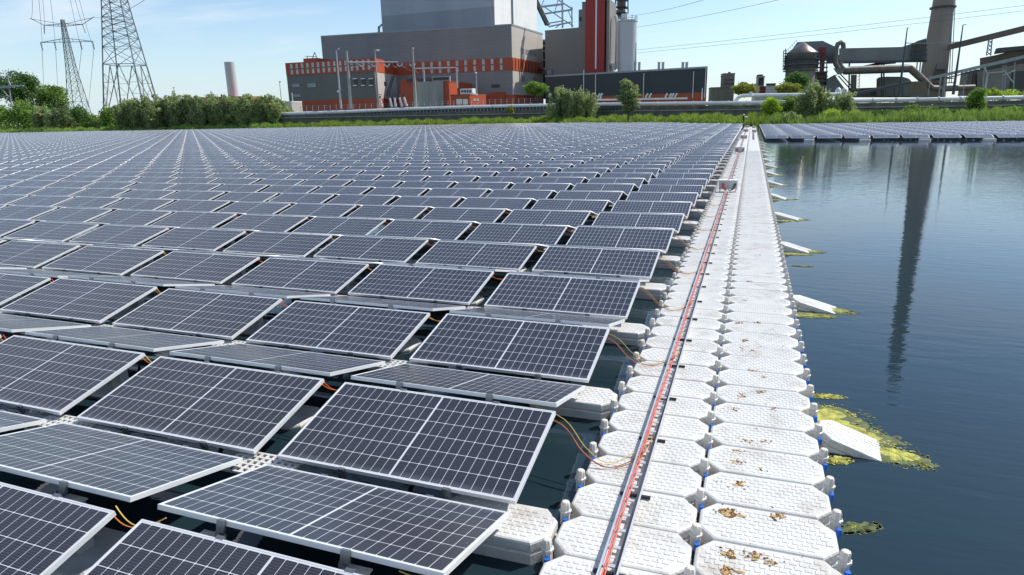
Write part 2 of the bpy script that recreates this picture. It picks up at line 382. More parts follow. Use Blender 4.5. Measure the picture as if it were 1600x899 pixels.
# one panel: frame, glass, clamps. local x in [-W, 0], y in [0, D], top at z = 0
fw_, ft = .011, .035
fm = MB()
def ringbox(a, b): fm.box((a[0], a[1], -ft), (b[0], b[1], 0))
ringbox((-W, 0), (0, fw_)); ringbox((-W, D-fw_), (0, D)); ringbox((-W, fw_), (-W+fw_, D-fw_)); ringbox((-fw_, fw_), (0, D-fw_))
frame_me = fm.mesh('frame', M['alu'])
def glass_mesh():
    me = bpy.data.meshes.new('glass')
    x0, x1, y0, y1, z = -W+fw_, -fw_, fw_, D-fw_, -.0015
    me.from_pydata([(x0,y0,z),(x1,y0,z),(x1,y1,z),(x0,y1,z),(x0,y0,z-.006),(x1,y0,z-.006),(x1,y1,z-.006),(x0,y1,z-.006)], [], [(0,1,2,3),(7,6,5,4)])
    u = me.uv_layers.new(name='UVMap')
    for i, c in enumerate([(0,0),(1,0),(1,1),(0,1)]*2): u.data[i].uv = c
    me.materials.append(M['cells']); me.materials.append(M['back']); me.polygons[1].material_index = 1
    return me
glass_me = glass_mesh()
cm_ = MB().box((-.03, -.012, -.075), (.03, .012, .003)); cm_.box((-.045, -.004, -.11), (-.012, .012, -.076)); cm_.tube([(0, -.02, -.09), (0, .02, -.09)], .012, 8)
clamp_me = cm_.mesh('clamp', M['clamp'])
def panel_pose(kind, k, c):
    x = XR - c*CP; z = ZL
    j = .004*math.sin(k*12.9+c*4.1); jz = .006*math.sin(k*2.1+c*3.7) + .008*math.sin(k*.5+c*.3)
    if kind == 'F': y = Y0 + k*P + SK*(x-XR); return (x, y+j, z+jz), (TILT+.006*math.sin(k*3.3+c*7.7), 0, SK)
    x = x - W; y = Y0 + (k+1)*P - GV + SK*(x-XR); return (x, y+j, z+jz), (TILT+.006*math.sin(k*5.3+c*2.7), 0, math.pi+SK)
def in_view(x, y, z, mgn=60):
    p = px_of(x, y, z)
    return p is not None and -mgn*1.6 < p[0] < 1600+mgn and p[1] < 899+mgn
allp = []
for k in range(-2, 150):
    for c in range(0, 190):
        x = XR-c*CP-W/2; y = Y0+k*P+P/2
        u, v = uv_of(x, y)
        if v < .3: continue
        if v > 15 and v > shore(azpx(u, v)) - 4.5: continue
        for kind in 'FA':
            yy = Y0+k*P+(dyy/2 if kind == 'F' else P-GV-dyy/2)
            ok = any(in_view(xx, yq, .4) for xx in (XR-c*CP, XR-c*CP-W) for yq in (yy-dyy/2, yy+dyy/2))
            if not ok: continue
            if k == -2 and kind == 'F': continue
            pc = px_of(x, yy, .4); 
            if pc is None: continue
            dist = math.hypot(x, yy)
            # apparent size: facing panels show their face, the others only an edge further off
            nrm = (0, -math.sin(TILT), math.cos(TILT)) if kind == 'F' else (0, math.sin(TILT), math.cos(TILT))
            cosv = ((0-yy)*nrm[1] + (CZ-.4)*nrm[2])/math.sqrt(dist*dist+6.6)
            vis = max(cosv, .012 if k < 8 else .002)/dist**2
            allp.append((vis, kind, k, c))
allp.sort(reverse=True)
near = allp[:300]; far = allp[300:]
near.sort(key=lambda t: (t[2], t[1], t[3]))
for vis, kind, k, c in near:
    loc, rot = panel_pose(kind, k, c)
    if kind == 'F': lab = f'panel tilted towards viewer, {nth(k+2)} such row back, {nth(c+1)} in from white walkway'
    else: lab = f'panel sloping away from viewer, {nth(k+3)} such row back, {nth(c+1)} in from white walkway'
    t = empty('solar_panel', loc, lab, 'solar panel', 'solar panels of the floating array'); t.rotation_euler = rot
    link('frame', frame_me, t); link('glass', glass_me, t)
    if k <= 4:
        for xx in (-.26*W, -.70*W):
            link('clamp', clamp_me, t, (xx, -.008, 0)); link('clamp', clamp_me, t, (xx, D+.008, 0), (0, 0, math.pi))
# the rest of the array: one object
def panel_stuff(name, items, posef, label):
    N = len(items)
    base = np.array([[-W,0,0],[0,0,0],[0,D,0],[-W,D,0],
                     [-W+fw_,fw_,-.0],[-fw_,fw_,-.0],[-fw_,D-fw_,-.0],[-W+fw_,D-fw_,-.0],
                     [-W,0,-ft],[0,0,-ft],[0,D,-ft],[-W,D,-ft]])
    f = 1.6   # far frames read a touch wider through glare
    q = np.array([[4,5,6,7],[0,1,5,4],[1,2,6,5],[2,3,7,6],[3,0,4,7],[0,8,9,1],[1,9,10,2],[2,10,11,3],[3,11,8,0],[11,10,9,8]])
    mi = np.array([0,1,1,1,1,1,1,1,1,2]); uvb = np.zeros((10,4,2)); uvb[0] = [[0,0],[1,0],[1,1],[0,1]]
    V = np.zeros((N, 12, 3)); 
    for i, it in enumerate(items):
        (x, y, z), (rx, _, rz) = posef(*it)
        cx_, sx_, cz_, sz_ = math.cos(rx), math.sin(rx), math.cos(rz), math.sin(rz)
        b = base
        yy = b[:,1]*cx_ - b[:,2]*sx_; zz = b[:,1]*sx_ + b[:,2]*cx_
        V[i,:,0] = b[:,0]*cz_ - yy*sz_ + x; V[i,:,1] = b[:,0]*sz_ + yy*cz_ + y; V[i,:,2] = zz + z
    Q = (q[None] + 12*np.arange(N)[:,None,None]).reshape(-1,4)
    o = big_mesh(name, V.reshape(-1,3), Q, [M['cells'], M['alu'], M['back']], np.tile(mi, N), np.tile(uvb.reshape(-1), N))
    return tag(o, label, 'solar panels', kind='stuff')
print('panels far', len(far))
panel_stuff('distant_solar_panels', [(a, b_, c_) for _, a, b_, c_ in far], panel_pose, 'thousands of blue grey solar panels stretching back to the far bank')

# right-hand array beyond the open water: each column starts one float nearer
RX0, RY0 = 1.35, 71.0
def rpose(kind, k, c):
    x = RX0 + c*CP + W; yb = RY0 + k*P - c*.36
    if kind == 'F': return (x, yb, .27), (TILT, 0, 0)
    return (x-W, yb+P-GV, .27), (TILT, 0, math.pi)
ri = []
for c in range(0, 60):
    for k in range(0, 60):
        x = RX0+c*CP+W/2; y = RY0+k*P-c*.36+P/2; u, v = uv_of(x, y)
        if v > shore(azpx(u, v))-5 or v < 8: continue
        if not in_view(x, y, .3, 120): continue
        ri += [('F', k, c), ('A', k, c)]
panel_stuff('opposite_array_panels', ri, rpose, 'solar panels of the second floating array beyond the open water')

# ------------------------------------------------------------------ floats
FP = P/5; FL = .915
def float_mesh(name, L=FL-.022, B=FP-.008, cutx=.105, cuty=.118, h=.235, tread=True, m_=None):
    mb = MB()
    def oct_(ins, z):
        x, y = L/2-ins, B/2-ins; cx_, cy_ = cutx-ins*.4, cuty-ins*.4
        return [(x-cx_,-y,z),(x,-y+cy_,z),(x,y-cy_,z),(x-cx_,y,z),(-x+cx_,y,z),(-x,y-cy_,z),(-x,-y+cy_,z),(-x+cx_,-y,z)]
    rings = [oct_(.012, -h), oct_(0, -h+.02), oct_(0, -.10), oct_(.008, -.088), oct_(.008, -.080), oct_(0, -.07), oct_(0, -.018), oct_(.006, -.006), oct_(.018, 0)]
    vs = [p for r_ in rings for p in r_]; n_ = 8
    fs = [tuple(range(7, -1, -1)), tuple((len(rings)-1)*8+j for j in range(8))]
    for i in range(len(rings)-1): fs += [(i*8+j, i*8+(j+1)%8, (i+1)*8+(j+1)%8, (i+1)*8+j) for j in range(8)]
    mb.add(vs, fs)
    me = mb.mesh(name, m_ or M['float'])
    if not tread: return me, None
    tb = MB(); dx, dy_ = .060, .0475
    ny = int((B-.07)/dy_); nx = int((L-.10)/dx)
    for j in range(ny):
        for i in range(nx+1):
            x = (i-nx/2)*dx + (dx/2 if j % 2 else 0); y = (j-(ny-1)/2)*dy_
            if abs(x) > L/2-.055: continue
            ex = L/2-.03-abs(x); ey = B/2-.03-abs(y)
            if ex < cutx and ey < cuty and ex/cutx + ey/cuty < 1.25: continue
            hx, hy, t_ = .0235, .0185, .0034
            tb.add([(x-hx,y-hy,-.001),(x+hx,y-hy,-.001),(x+hx,y+hy,-.001),(x-hx,y+hy,-.001),(x-hx+.004,y-hy+.004,t_),(x+hx-.004,y-hy+.004,t_),(x+hx-.004,y+hy-.004,t_),(x-hx+.004,y+hy-.004,t_)],
                   [(4,5,6,7),(0,1,5,4),(1,2,6,5),(2,3,7,6),(3,0,4,7)])
    k0 = len(me.vertices)
    mb2 = MB(); mb2.add(vs, fs); mb2.add(tb.v, tb.f)
    return mb2.mesh(name, m_ or M['float']), me
fl_tread, fl_plain = float_mesh('walkway_float')
XS = -.18; ZF = .18
PY = 3.62                             # y of a pin line; floats sit between pins
n_near = 105
side_txt = {0: 'walkway float under the cable tray', 1: 'walkway float beside the open water'}
def fjit(s): return math.sin(s*12.9898)*.5
lug_me = MB().tube([(0, 0, -.045), (0, 0, .010)], .019, 10).mesh('blue_lug', M['blue'], smooth=True)
first = -3
for cc, xc in ((0, XS-FL/2), (1, XS+FL/2)):
    for i in range(n_near):
        y = PY + (i+first+.5)*FP
        o = link('walkway_float', fl_tread, None, (xc, y, ZF+.004*fjit(i*3+cc)), (.010*fjit(i+cc*7), .008*fjit(i*5+cc), .004*fjit(i*2+1)))
        tag(o, f'{side_txt[cc]}, {nth(i+1)} from the near end', 'float', 'white floats of the walkway')
# pins
def pin_mesh():
    vs = []; n_ = 16; prof_ = [(.036, -.10), (.036, 0), (.046, .004), (.046, .018), (.036, .022), (.034, .068), (.028, .082), (.018, .085)]
    mb = MB()
    for r_, z in prof_:
        for j in range(n_):
            rr = r_*(1 if j % 2 or r_ < .025 else .86); vs.append((rr*math.cos(2*math.pi*j/n_), rr*math.sin(2*math.pi*j/n_), z))
    fs = [(i*n_+j, i*n_+(j+1)%n_, (i+1)*n_+(j+1)%n_, (i+1)*n_+j) for i in range(len(prof_)-1) for j in range(n_)]
    fs.append(tuple((len(prof_)-1)*n_+j for j in range(n_)))
    return mb.add(vs, fs).mesh('pin_body', M['pin'])
pin_me = pin_mesh()
lineinfo = [(XS-FL, 'white pin on the panel side of the walkway'), (XS, 'white pin between the two float columns'), (XS+FL, 'white pin on the open water edge')]
for xi, (x, txt) in enumerate(lineinfo):
    for i in range(100):
        y = PY + (i+first+1)*FP
        t = empty('connector_pin', (x+.004*fjit(i+xi), y, ZF), f'{txt}, {nth(i+1)} from the near end', 'pin', 'connector pins of the walkway')
        t.rotation_euler = (.06*fjit(i*7+xi), .06*fjit(i*3+xi), i)
        link('pin_body', pin_me, t)
        if i < 60: link('blue_lug', lug_me, t, tuple(Matrix.Rotation(-i, 3, 'Z') @ Vector((.015, -.062, -.03))))
# remaining walkway to the far end, as one object
def joined(name, base_mesh, poses, mname, label, cat, mats):
    bv = np.zeros(len(base_mesh.vertices)*3); base_mesh.vertices.foreach_get('co', bv); bv = bv.reshape(-1, 3)
    polys = [tuple(p.vertices) for p in base_mesh.polygons]
    V = []; Fc = []
    for i, (x, y, z) in enumerate(poses):
        V += (bv + np.array([x, y, z])).tolist(); k_ = i*len(bv)
        Fc += [tuple(q+k_ for q in p) for p in polys]
    me = bpy.data.meshes.new(name); me.from_pydata(V, [], Fc); me.materials.append(mats); me.update()
    return tag(link(name, me), label, cat, kind='stuff')
yend = 125.0
poses = []; pp = []
i = n_near
while PY + (i+first)*FP < yend:
    y = PY+(i+first+.5)*FP
    poses += [(XS-FL/2, y, ZF), (XS+FL/2, y, ZF)]
    i += 1
for xi in range(3):
    i = 100
    while PY+(i+first)*FP < yend: pp.append((XS+(xi-1)*FL, PY+(i+first+1)*FP, ZF)); i += 1
joined('distant_walkway_floats', fl_plain, poses, '', 'far stretch of the white float walkway running to the bank', 'floats', M['float'])
joined('distant_connector_pins', pin_me, pp, '', 'tiny pins along the far stretch of the white walkway', 'pins', M['pin'])

# floats reaching out under the panel rows, by the walkway
row_me, _ = float_mesh('row_float', B=FP-.03, h=.26)
for k in range(-1, 45):
    y = Y0 + k*P - GV/2 + .02
    o = link('row_float', row_me, None, (XS-FL-FL/2-.015, y, ZF-.005), (.01*fjit(k), .012*fjit(k*3), .01*fjit(k*9)))
    tag(o, f'white float poking out from under the {nth(k+2)} panel valley beside the walkway', 'float', 'floats at the walkway ends of the panel rows')
# white grating plates in the valleys between panel columns
gp = MB(); gx, gy = 9, 5
for i in range(gx+1): gp.box((-.30+i*.60/gx-.012, -.15, -.02), (-.30+i*.60/gx+.012, .15, 0))
for j in range(gy+1): gp.box((-.29, -.15+j*.3/gy-.010, -.0185), (.29, -.15+j*.3/gy+.010, .0015))
gr_me = gp.mesh('grating_plate', M['float'])
bl = MB().box((-.075, -.055, -.46), (.075, .055, 0)); bl.box((-.095, -.07, -.50), (.095, .07, -.46)); bl.box((-.09, -.065, 0), (.09, .065, .012))
block_me = bl.mesh('support_post', M['float_dirty'])
hullb, _ = float_mesh('raft_float', L=1.5, B=.50, cutx=.08, cuty=.08, h=.3, tread=False, m_=M['float_dirty'])[0], 0
cnt = 0
for k in range(-2, 11):
    for c in range(0, 9):
        xg = XR - c*CP - W - (CP-W)/2; yv = Y0 + k*P - GV/2
        s_ = SK*(xg-XR)
        if not in_view(xg, yv, .2, 30): continue
        if k <= 7:
            o = link('grating_plate', gr_me, None, (xg, yv+s_, .235), (0, 0, .02*fjit(k+c)))
            tag(o, f'white lattice plate in the {nth(k+2)} valley, after the {nth(c+1)} panel from walkway', 'grating', 'lattice plates between the panel columns')
for k in range(-2, 4):
    for c in range(0, 6):
        xm = XR - c*CP - W/2; yr = Y0 + k*P + dyy + .12
        if not in_view(xm, yr, .2, 80): continue
        t = empty('raft_float', (xm, yr+SK*(xm-XR), .035), f'support float under the {nth(k+2)} ridge, {nth(c+1)} panel in from walkway', 'float', 'support floats under the panel ridges')
        link('hull', hullb, t, (0, 0, 0))
        for q in (-.62, .45): link('support_post', block_me, t, (q, 0, .37))

# outrigger floats dipping into the open water, with algae
out_me, _ = float_mesh('outrigger_float', L=.96, B=.42, h=.16)
def blob_patch(mb, cx_, cy_, rx, ry, z, rot, seed, dens=60, edge=.35):
    rnd = random.Random(seed)
    n_ = 40; pts = []
    for j in range(n_):
        a = 2*math.pi*j/n_
        rr = 1 + edge*(.5*math.sin(3*a+seed)+.3*math.sin(7*a+seed*2)+.25*math.sin(13*a+seed*5))*.6 + rnd.uniform(-.06, .06)
        x, y = rx*rr*math.cos(a), ry*rr*math.sin(a)
        pts.append((cx_+x*math.cos(rot)-y*math.sin(rot), cy_+x*math.sin(rot)+y*math.cos(rot)))
    vs = [(cx_, cy_, z+.010)] + [((p[0]-cx_)*.6+cx_, (p[1]-cy_)*.6+cy_, z+.010+rnd.uniform(-.004, .006)) for p in pts] + [((p[0]-cx_)*.9+cx_, (p[1]-cy_)*.9+cy_, z+.005+rnd.uniform(-.002, .004)) for p in pts] + [(p[0], p[1], z-.004) for p in pts]
    fs = []
    for j in range(n_):
        j2 = (j+1) % n_
        fs += [(0, 1+j, 1+j2), (1+j, 1+n_+j, 1+n_+j2, 1+j2), (1+n_+j, 1+2*n_+j, 1+2*n_+j2, 1+n_+j2)]
    mb.add(vs, fs)
    for _ in range(dens):   # crumbs round the rim
        a = rnd.uniform(0, 2*math.pi); q = rnd.uniform(.85, 1.3); s = rnd.uniform(.006, .022)
        x, y = rx*q*math.cos(a), ry*q*math.sin(a)
        X, Y = cx_+x*math.cos(rot)-y*math.sin(rot), cy_+x*math.sin(rot)+y*math.cos(rot)
        mb.add([(X+s*math.cos(t+a)*rnd.uniform(.6, 1.4), Y+s*math.sin(t+a)*rnd.uniform(.5, 1.2), z+.003) for t in (0, 1.3, 2.5, 3.8, 5)], [(0, 1, 2, 3, 4)])
for i in range(27):
    y = 6.10 + i*2*P
    if y > 122 or (y > 68 and i % 1): break
    if y > 66: break
    sink = (.30, .26, .27, .24)[i % 4] if i else .31
    L_ = .96
    t = link('outrigger_float', out_me, None, (XS+FL+.03+L_/2*math.cos(sink), y, ZF-.012-L_/2*math.sin(sink)), (.03*fjit(i), sink, -.10+.05*fjit(i*3)))
    tag(t, f'white float dipping from the walkway into the open water, {nth(i+1)} from the near end', 'float', 'floats dipping into the open water')
    mb = MB(); xe = XS+FL+.03
    blob_patch(mb, xe+.64, y-.06, .17, .12, .003, -.2, i+1, 30, .3); blob_patch(mb, xe+.79, y-.15, .07, .03, .002, -.7, i+9, 20, .7)
    if i == 0: 
        blob_patch(mb, xe+.10, y+.50, .24, .30, .002, -.5, 3, 260, .35); blob_patch(mb, xe+.33, y+.30, .28, .15, .0035, -.5, 8, 200, .35); blob_patch(mb, xe+.08, y+.30, .16, .14, .003, 0, 17, 40, .3)
        blob_patch(mb, xe+.12, y-.30, .12, .06, .002, .2, 5, 60, .9); blob_patch(mb, xe+.18, y+1.12, .15, .05, .002, .1, 11, 40, .8)
        blob_patch(mb, xe+.14, y-1.32, .05, .012, .002, .5, 21, 60, .9)
    else:
        blob_patch(mb, xe+.25, y-.42, .28+.06*fjit(i), .10, .002, .05, i+20, 80, .7)
        if i % 3 == 1: blob_patch(mb, xe+.22, y+.34, .16, .07, .002, .1, i+40, 60, .8)
        if i == 2: blob_patch(mb, xe+.35, y-1.6, .16, .03, .002, 0, 44, 40, .8)
    mw_ = MB(); blob_patch(mw_, xe+.66, y-.09, .24, .15, -.001, -.2, i+71, 90, .5)
    if i: blob_patch(mw_, xe+.22, y-.40, .34, .14, -.001, .05, i+75, 90, .6)
    if i == 0: blob_patch(mw_, xe+.16, y+.50, .33, .36, -.001, -.5, 33, 200, .45); blob_patch(mw_, xe+.40, y+.27, .36, .19, -.0015, -.5, 18, 200, .5); blob_patch(mw_, xe+.15, y-1.32, .16, .05, -.001, .5, 23, 90, .8)
    tag(mw_.build('sunken_algae', M['algae_wet'], origin=(xe+.5, y, 0)), f'dark sunken weed round the {nth(i+1)} float dipping into the water', 'algae', kind='stuff')
    tag(mb.build('algae', M['algae'], origin=(xe+.5, y, 0)), f'yellow green algae round the {nth(i+1)} float dipping into the water', 'algae', kind='stuff')

# raft edge of the right-hand array: floats under its front row
fr_me, _ = float_mesh('raft_edge_float', L=.9, B=.45, h=.2, tread=False)
wid_me, _ = float_mesh('raft_edge_float', L=.9, B=.7, h=.2, tread=False)
for c in range(0, 22):
    x = RX0+c*CP+1.0; y = RY0-c*.36-.10
    if not in_view(x, y, .2, 10) or c % 2 == 0: continue
    o = link('raft_edge_float', wid_me, None, (x+.6, y-.42, .17))
    tag(o, f'white float below the {nth(c+1)} panel of the far array, counted from the walkway', 'float', 'floats along the front of the far array')

# ------------------------------------------------------------------ cable tray, cables, boxes
TX0, TX1, TZ = -.705, -.600, ZF+.028
segs = [(1.2, 24.4), (25.1, 47.3), (48.0, 70.2), (70.9, 93.2), (93.9, 116)]
for si, (a, b_) in enumerate(segs):
    mb = MB()
    t = empty('cable_tray', (TX0, a, ZF), ['metal cable ladder tray nearest the viewer on the white floats', 'cable tray between the first and second grey box', 'cable tray between the second and third grey box', 'cable tray between the third and fourth grey box', 'last cable tray before the far bank'][si], 'cable tray', 'cable trays along the walkway')
    for x, sgn in ((TX0, 1), (TX1, -1)):
        r_ = MB(); r_.box((x-.004*sgn if sgn > 0 else x, a, TZ), (x if sgn > 0 else x+.004, b_, TZ+.040))
        r_.box((min(x, x-.012*sgn), a, TZ+.041), (max(x, x-.012*sgn), b_, TZ+.045)); r_.box((min(x, x+.018*sgn)-.0, a, TZ-.004), (max(x, x+.018*sgn), b_, TZ-.0005))
        r_.build('side_rail', M['rail'] if sgn > 0 else M['rail_shaded'], t)
    r_ = MB(); y = a+.05
    while y < b_:
        r_.box((TX0+.002, y, TZ+.004), (TX1-.002, y+.030, TZ+.012)); y += .19
    tag(r_.build('rung_set', M['rail'], t), kind='stuff')
    y = a+.45; nb = 0
    while y < min(b_, 60):
        s = MB(); s.box((TX0-.05, y, ZF+.006), (TX1+.07, y+.020, ZF+.026)); s.build('black_strut', M['black'], t); y += .918*(1 if si == 0 else 2); nb += 1
    # cables in the tray
    for nm, mt, x0, rr, zz, amp, lab in (('power_cable', M['red_cable'], TX0+.018, .005, TZ+.048, .012, 'bright red cable'), ('power_cable', M['pink_cable'], TX0+.030, .0045, TZ+.026, .011, 'faded red cable'), ('power_cable', M['black'], TX1-.016, .006, TZ+.020, .006, 'black cable')):
        pts = []; y = a
        while y <= b_+.001:
            pts.append((x0+amp*.45*math.sin(y*1.3+rr*900)+amp*.3*math.sin(y*3.3+x0*40), y, zz+.004*math.sin(y*3.1))); y += .18 if si < 2 else .6
        o = MB().tube(pts, rr, 6).build(nm, mt, smooth=True, origin=(x0, a, zz))
        tag(o, lab + [' lying in the tray nearest the viewer', ' in the tray after the first grey box', ' in the tray after the second grey box', ' in the tray after the third grey box', ' in the last tray by the far bank'][si], 'cable', 'cables in the cable trays')
def tray_box(x, y, lab, w_=.62):
    t = empty('combiner_box', (x, y, ZF), lab, 'junction box', 'grey junction boxes on the walkway')
    z0 = ZF+.10
    b1 = MB(); hw = w_/2
    b1.add([(x-hw, y, z0), (x+hw, y, z0), (x+hw, y+.24, z0), (x-hw, y+.24, z0), (x-hw, y-.03, z0+.30), (x+hw, y-.03, z0+.30), (x+hw, y+.24, z0+.30), (x-hw, y+.24, z0+.30)],
           [(0,3,2,1),(4,5,6,7),(0,1,5,4),(1,2,6,5),(2,3,7,6),(3,0,4,7)]); b1.build('cabinet', M['box'], t)
    MB().box((x-hw-.03, y-.07, z0+.303), (x+hw+.03, y+.28, z0+.325)).build('lid', M['boxlid'], t)
    for q in (-hw+.04, hw-.04): MB().box((x+q-.02, y+.02, ZF+.004), (x+q+.02, y+.22, z0-.002)).build('leg', M['rail'], t)
    for q in (-.20, -.15): MB().tube([(x+q, y-.02, z0+.2), (x+q, y-.10, z0+.17), (x+q+.03, y-.14, z0+.05), (x-.02+q*.2, y-.20, TZ+.05)], .02, 7).build('red_lead', M['red_cable'], t, smooth=True)
    for q in (.22, .26): MB().tube([(x+q, y-.02, z0+.2), (x+q-.01, y-.10, z0+.14), (x+q-.09, y-.16, z0+.0), (x+.05, y-.22, TZ+.04)], .015, 7).build('black_lead', M['black'], t, smooth=True)
    MB().tube([(x, y+.1, z0+.326), (x, y+.1, z0+.342)], .022, 10).build('gland', M['black'], t)
for i, y in enumerate((24.62, 47.5, 70.5, 93.4, 116.3)):
    tray_box(TX0+.06, y, ['grey junction box nearest the viewer with red and black leads', 'second grey junction box along the walkway cable tray', 'third grey junction box along the walkway cable tray', 'fourth grey junction box along the walkway cable tray', 'last grey junction box near the far bank'][i])
for i, y in enumerate((90.0, 112.0)):
    tray_box(.35, y, ['grey junction box beside the second array, nearer one', 'grey junction box beside the second array, farther one'][i], .5)
t = MB(); t.box((.22, 70, ZF+.03), (.36, 89, ZF+.075)); tag(t.build('cable_duct', M['steel_dark'], origin=(.3, 70, ZF)), 'dark cable duct on the walkway beside the second array', 'cable duct')
# leads from each ridge over to the tray
names = ['orange', 'yellow', 'red']
for k in range(-1, 16):
    yr = Y0+k*P+dyy+.08
    for q, (mt, dx, dy_, dz) in enumerate(((M['orange_cable'], 0, -.03, 0), (M['brown_cable'], .0, -.015, .004), (M['yellow_cable'], .06, .10, .02))):
        if k > 8 and q == 1: continue
        p0 = Vector((XR-.30, yr+dy_, ZL+dzz-.06)); p1 = Vector((XR+.06, yr+dy_-.05, ZL+dzz-.13)); p2 = Vector((XR+.28, yr+dy_-.18, ZF+.09)); p3 = Vector((XS-FL+.16, yr-.22+dy_*.5, ZF+.018)); p4 = Vector((TX0-.05, yr-.10+dy_, ZF+.03)); p5 = Vector((TX0+.05, yr-.05+dy_, TZ+.07)); p6 = Vector((TX0+.07, yr+.25, TZ+.03))
        ctl = [p0, p1, p2, p3, p4, p5, p6]; pts = []
        for i_ in range(len(ctl)-1):
            a, b_, c_, d_ = ctl[max(i_-1, 0)], ctl[i_], ctl[i_+1], ctl[min(i_+2, len(ctl)-1)]
            for s in range(5):
                tt = s/5; pts.append(.5*((2*b_)+(c_-a)*tt+(2*a-5*b_+4*c_-d_)*tt*tt+(3*b_-a-3*c_+d_)*tt**3))
        pts.append(ctl[-1])
        pts = [p+Vector((0, .03*math.sin(k*3+q+j*.25), 0)) for j, p in enumerate(pts)]
        o = MB().tube(pts, .0036, 6)  .build('panel_lead', mt, smooth=True, origin=tuple(p0))
        tag(o, f'{["orange","brown","yellow"][q]} lead running from the {nth(k+2)} panel ridge to the cable tray', 'cable', 'leads from the panels to the tray')
# arcs of cable in the gaps between panel columns
for k in range(-1, 6):
    for c in range(0, 5):
        xg = XR-c*CP-W-(CP-W)/2; yr = Y0+k*P+dyy+.05+SK*(xg-XR)
        if not in_view(xg, yr, .4, 5): continue
        for q, mt in enumerate((M['orange_cable'], M['yellow_cable'] if (k+c) % 2 else M['red_cable'])):
            pts = [(xg-.22+.44*s/10, yr+.05*q-.05*math.sin(s/10*3.1)*(1+.3*fjit(k+c)), ZL+dzz-.05-.05*math.sin(s/10*3.1416)*(1+q*.5)) for s in range(11)]
            tag(MB().tube(pts, .0042, 6).build('jumper_cable', mt, smooth=True, origin=pts[0]), f'{["orange", "yellow or red"][q] if q == 0 else ("yellow" if (k+c) % 2 else "red")} jumper at the {nth(k+2)} ridge, gap after panel {nth(c+1)} from walkway', 'cable', 'jumper cables between panel columns')

# muck on the open-water column
mb = MB(); mb2 = MB(); rnd = random.Random(5)
clus = [(1143, 803, 26), (1216, 806, 12), (1130, 800, 10), (1152, 722, 20), (1154, 706, 12), (1140, 868, 16), (1178, 868, 12), (1155, 757, 10), (1168, 690, 5), (1196, 690, 6), (1190, 612, 8), (1160, 620, 10), (1195, 590, 6), (1160, 545, 6), (1175, 548, 4), (1155, 505, 9), (1184, 504, 5), (1165, 532, 8), (1170, 440, 6), (1138, 893, 16), (1190, 735, 6), (1146, 640, 5), (1205, 880, 6), (1165, 470, 4), (1186, 399, 4), (1206, 349, 3), (1200, 428, 4), (1210, 640, 3), (1175, 580, 5)]
def unproj(px, py, z):
    a, b_ = ray(px, py); v = (z-CZ)/b_; return world(a*v, v, z)
for cx_, cy_, nn in clus:
    c0 = unproj(cx_, cy_, ZF)
    for j in range(2 if nn > 8 else 1):
        sx_, sy_ = c0.x+rnd.gauss(0, .03), c0.y+rnd.gauss(0, .02); rr0 = .008+.0005*nn; ph = rnd.uniform(0, 6)
        ring = [(sx_+rr0*(1+.35*math.sin(3*t_*.35+ph)+.2*rnd.uniform(-1, 1))*1.5*math.cos(t_*.349), sy_+rr0*(1+.3*math.sin(2*t_*.35+ph)+.2*rnd.uniform(-1, 1))*math.sin(t_*.349), ZF+.0052) for t_ in range(18)]
        mb2.add(ring+[(sx_, sy_, ZF+.0064)], [(t_, (t_+1) % 18, 18) for t_ in range(18)])
    for j in range(int(nn*2.6)):
        a = rnd.uniform(0, 6.28); q = abs(rnd.gauss(0, .034)); X, Y = c0.x+q*math.cos(a), c0.y+q*math.sin(a); s = rnd.uniform(.004, .015)
        tgt = mb if rnd.random() < .62 else mb2
        n_ = 6; h_ = s*rnd.uniform(.1, .5); a0 = rnd.uniform(0, 3)
        base_ = [(X+s*rnd.uniform(.6, 1.3)*math.cos(a0+t_*6.283/n_), Y+s*rnd.uniform(.6, 1.3)*math.sin(a0+t_*6.283/n_), ZF+.001) for t_ in range(n_)]
        tgt.add(base_+[(X, Y, ZF+.006+h_)], [(t_, (t_+1) % n_, n_) for t_ in range(n_)])
for j in range(420):
    X = rnd.uniform(XS-.85 if rnd.random() < .25 else XS+.05, XS+.85); Y = 2.6+rnd.random()**1.5*34; s = rnd.uniform(.002, .0065)*(1+Y*.05)
    a0 = rnd.uniform(0, 3); (mb if rnd.random() < .6 else mb2).add([(X+s*math.cos(a0+t_*1.57), Y+s*math.sin(a0+t_*1.57), ZF+.0065) for t_ in range(4)]+[(X, Y, ZF+.0095)], [(t_, (t_+1) % 4, 4) for t_ in range(4)])
tag(mb.build('bird_muck', M['dropping'], origin=(.3, 4, ZF)), 'dark brown muck scattered over the white walkway floats', 'muck', kind='stuff')
tag(mb2.build('bird_muck', M['dropping_pale'], origin=(.3, 4, ZF)), 'pale tan muck scattered over the white walkway floats', 'muck', kind='stuff')

# mast at the far end of the walkway
p = Vector((-1.35, 121, ZF))
t = empty('sensor_mast', p, 'slim black mast with a small white sensor at the far walkway end', 'mast')
MB().tube([p, p+Vector((0, 0, 2.7))], .09, 8).build('post', M['black'], t)
MB().box((p.x-.16, p.y-.12, ZF+1.2), (p.x+.16, p.y+.12, ZF+2.0)).build('cabinet', M['black'], t)
MB().tube([p+Vector((.05, 0, 1.75)), p+Vector((.7, 0, 1.7))], .07, 6).build('arm', M['boxlid'], t)
MB().lathe((p.x+.02, p.y-.15, ZF+1.95), [(.05, 0), (.12, .08), (.12, .18), (.04, .26)], 10).build('sensor', M['boxlid'], t)

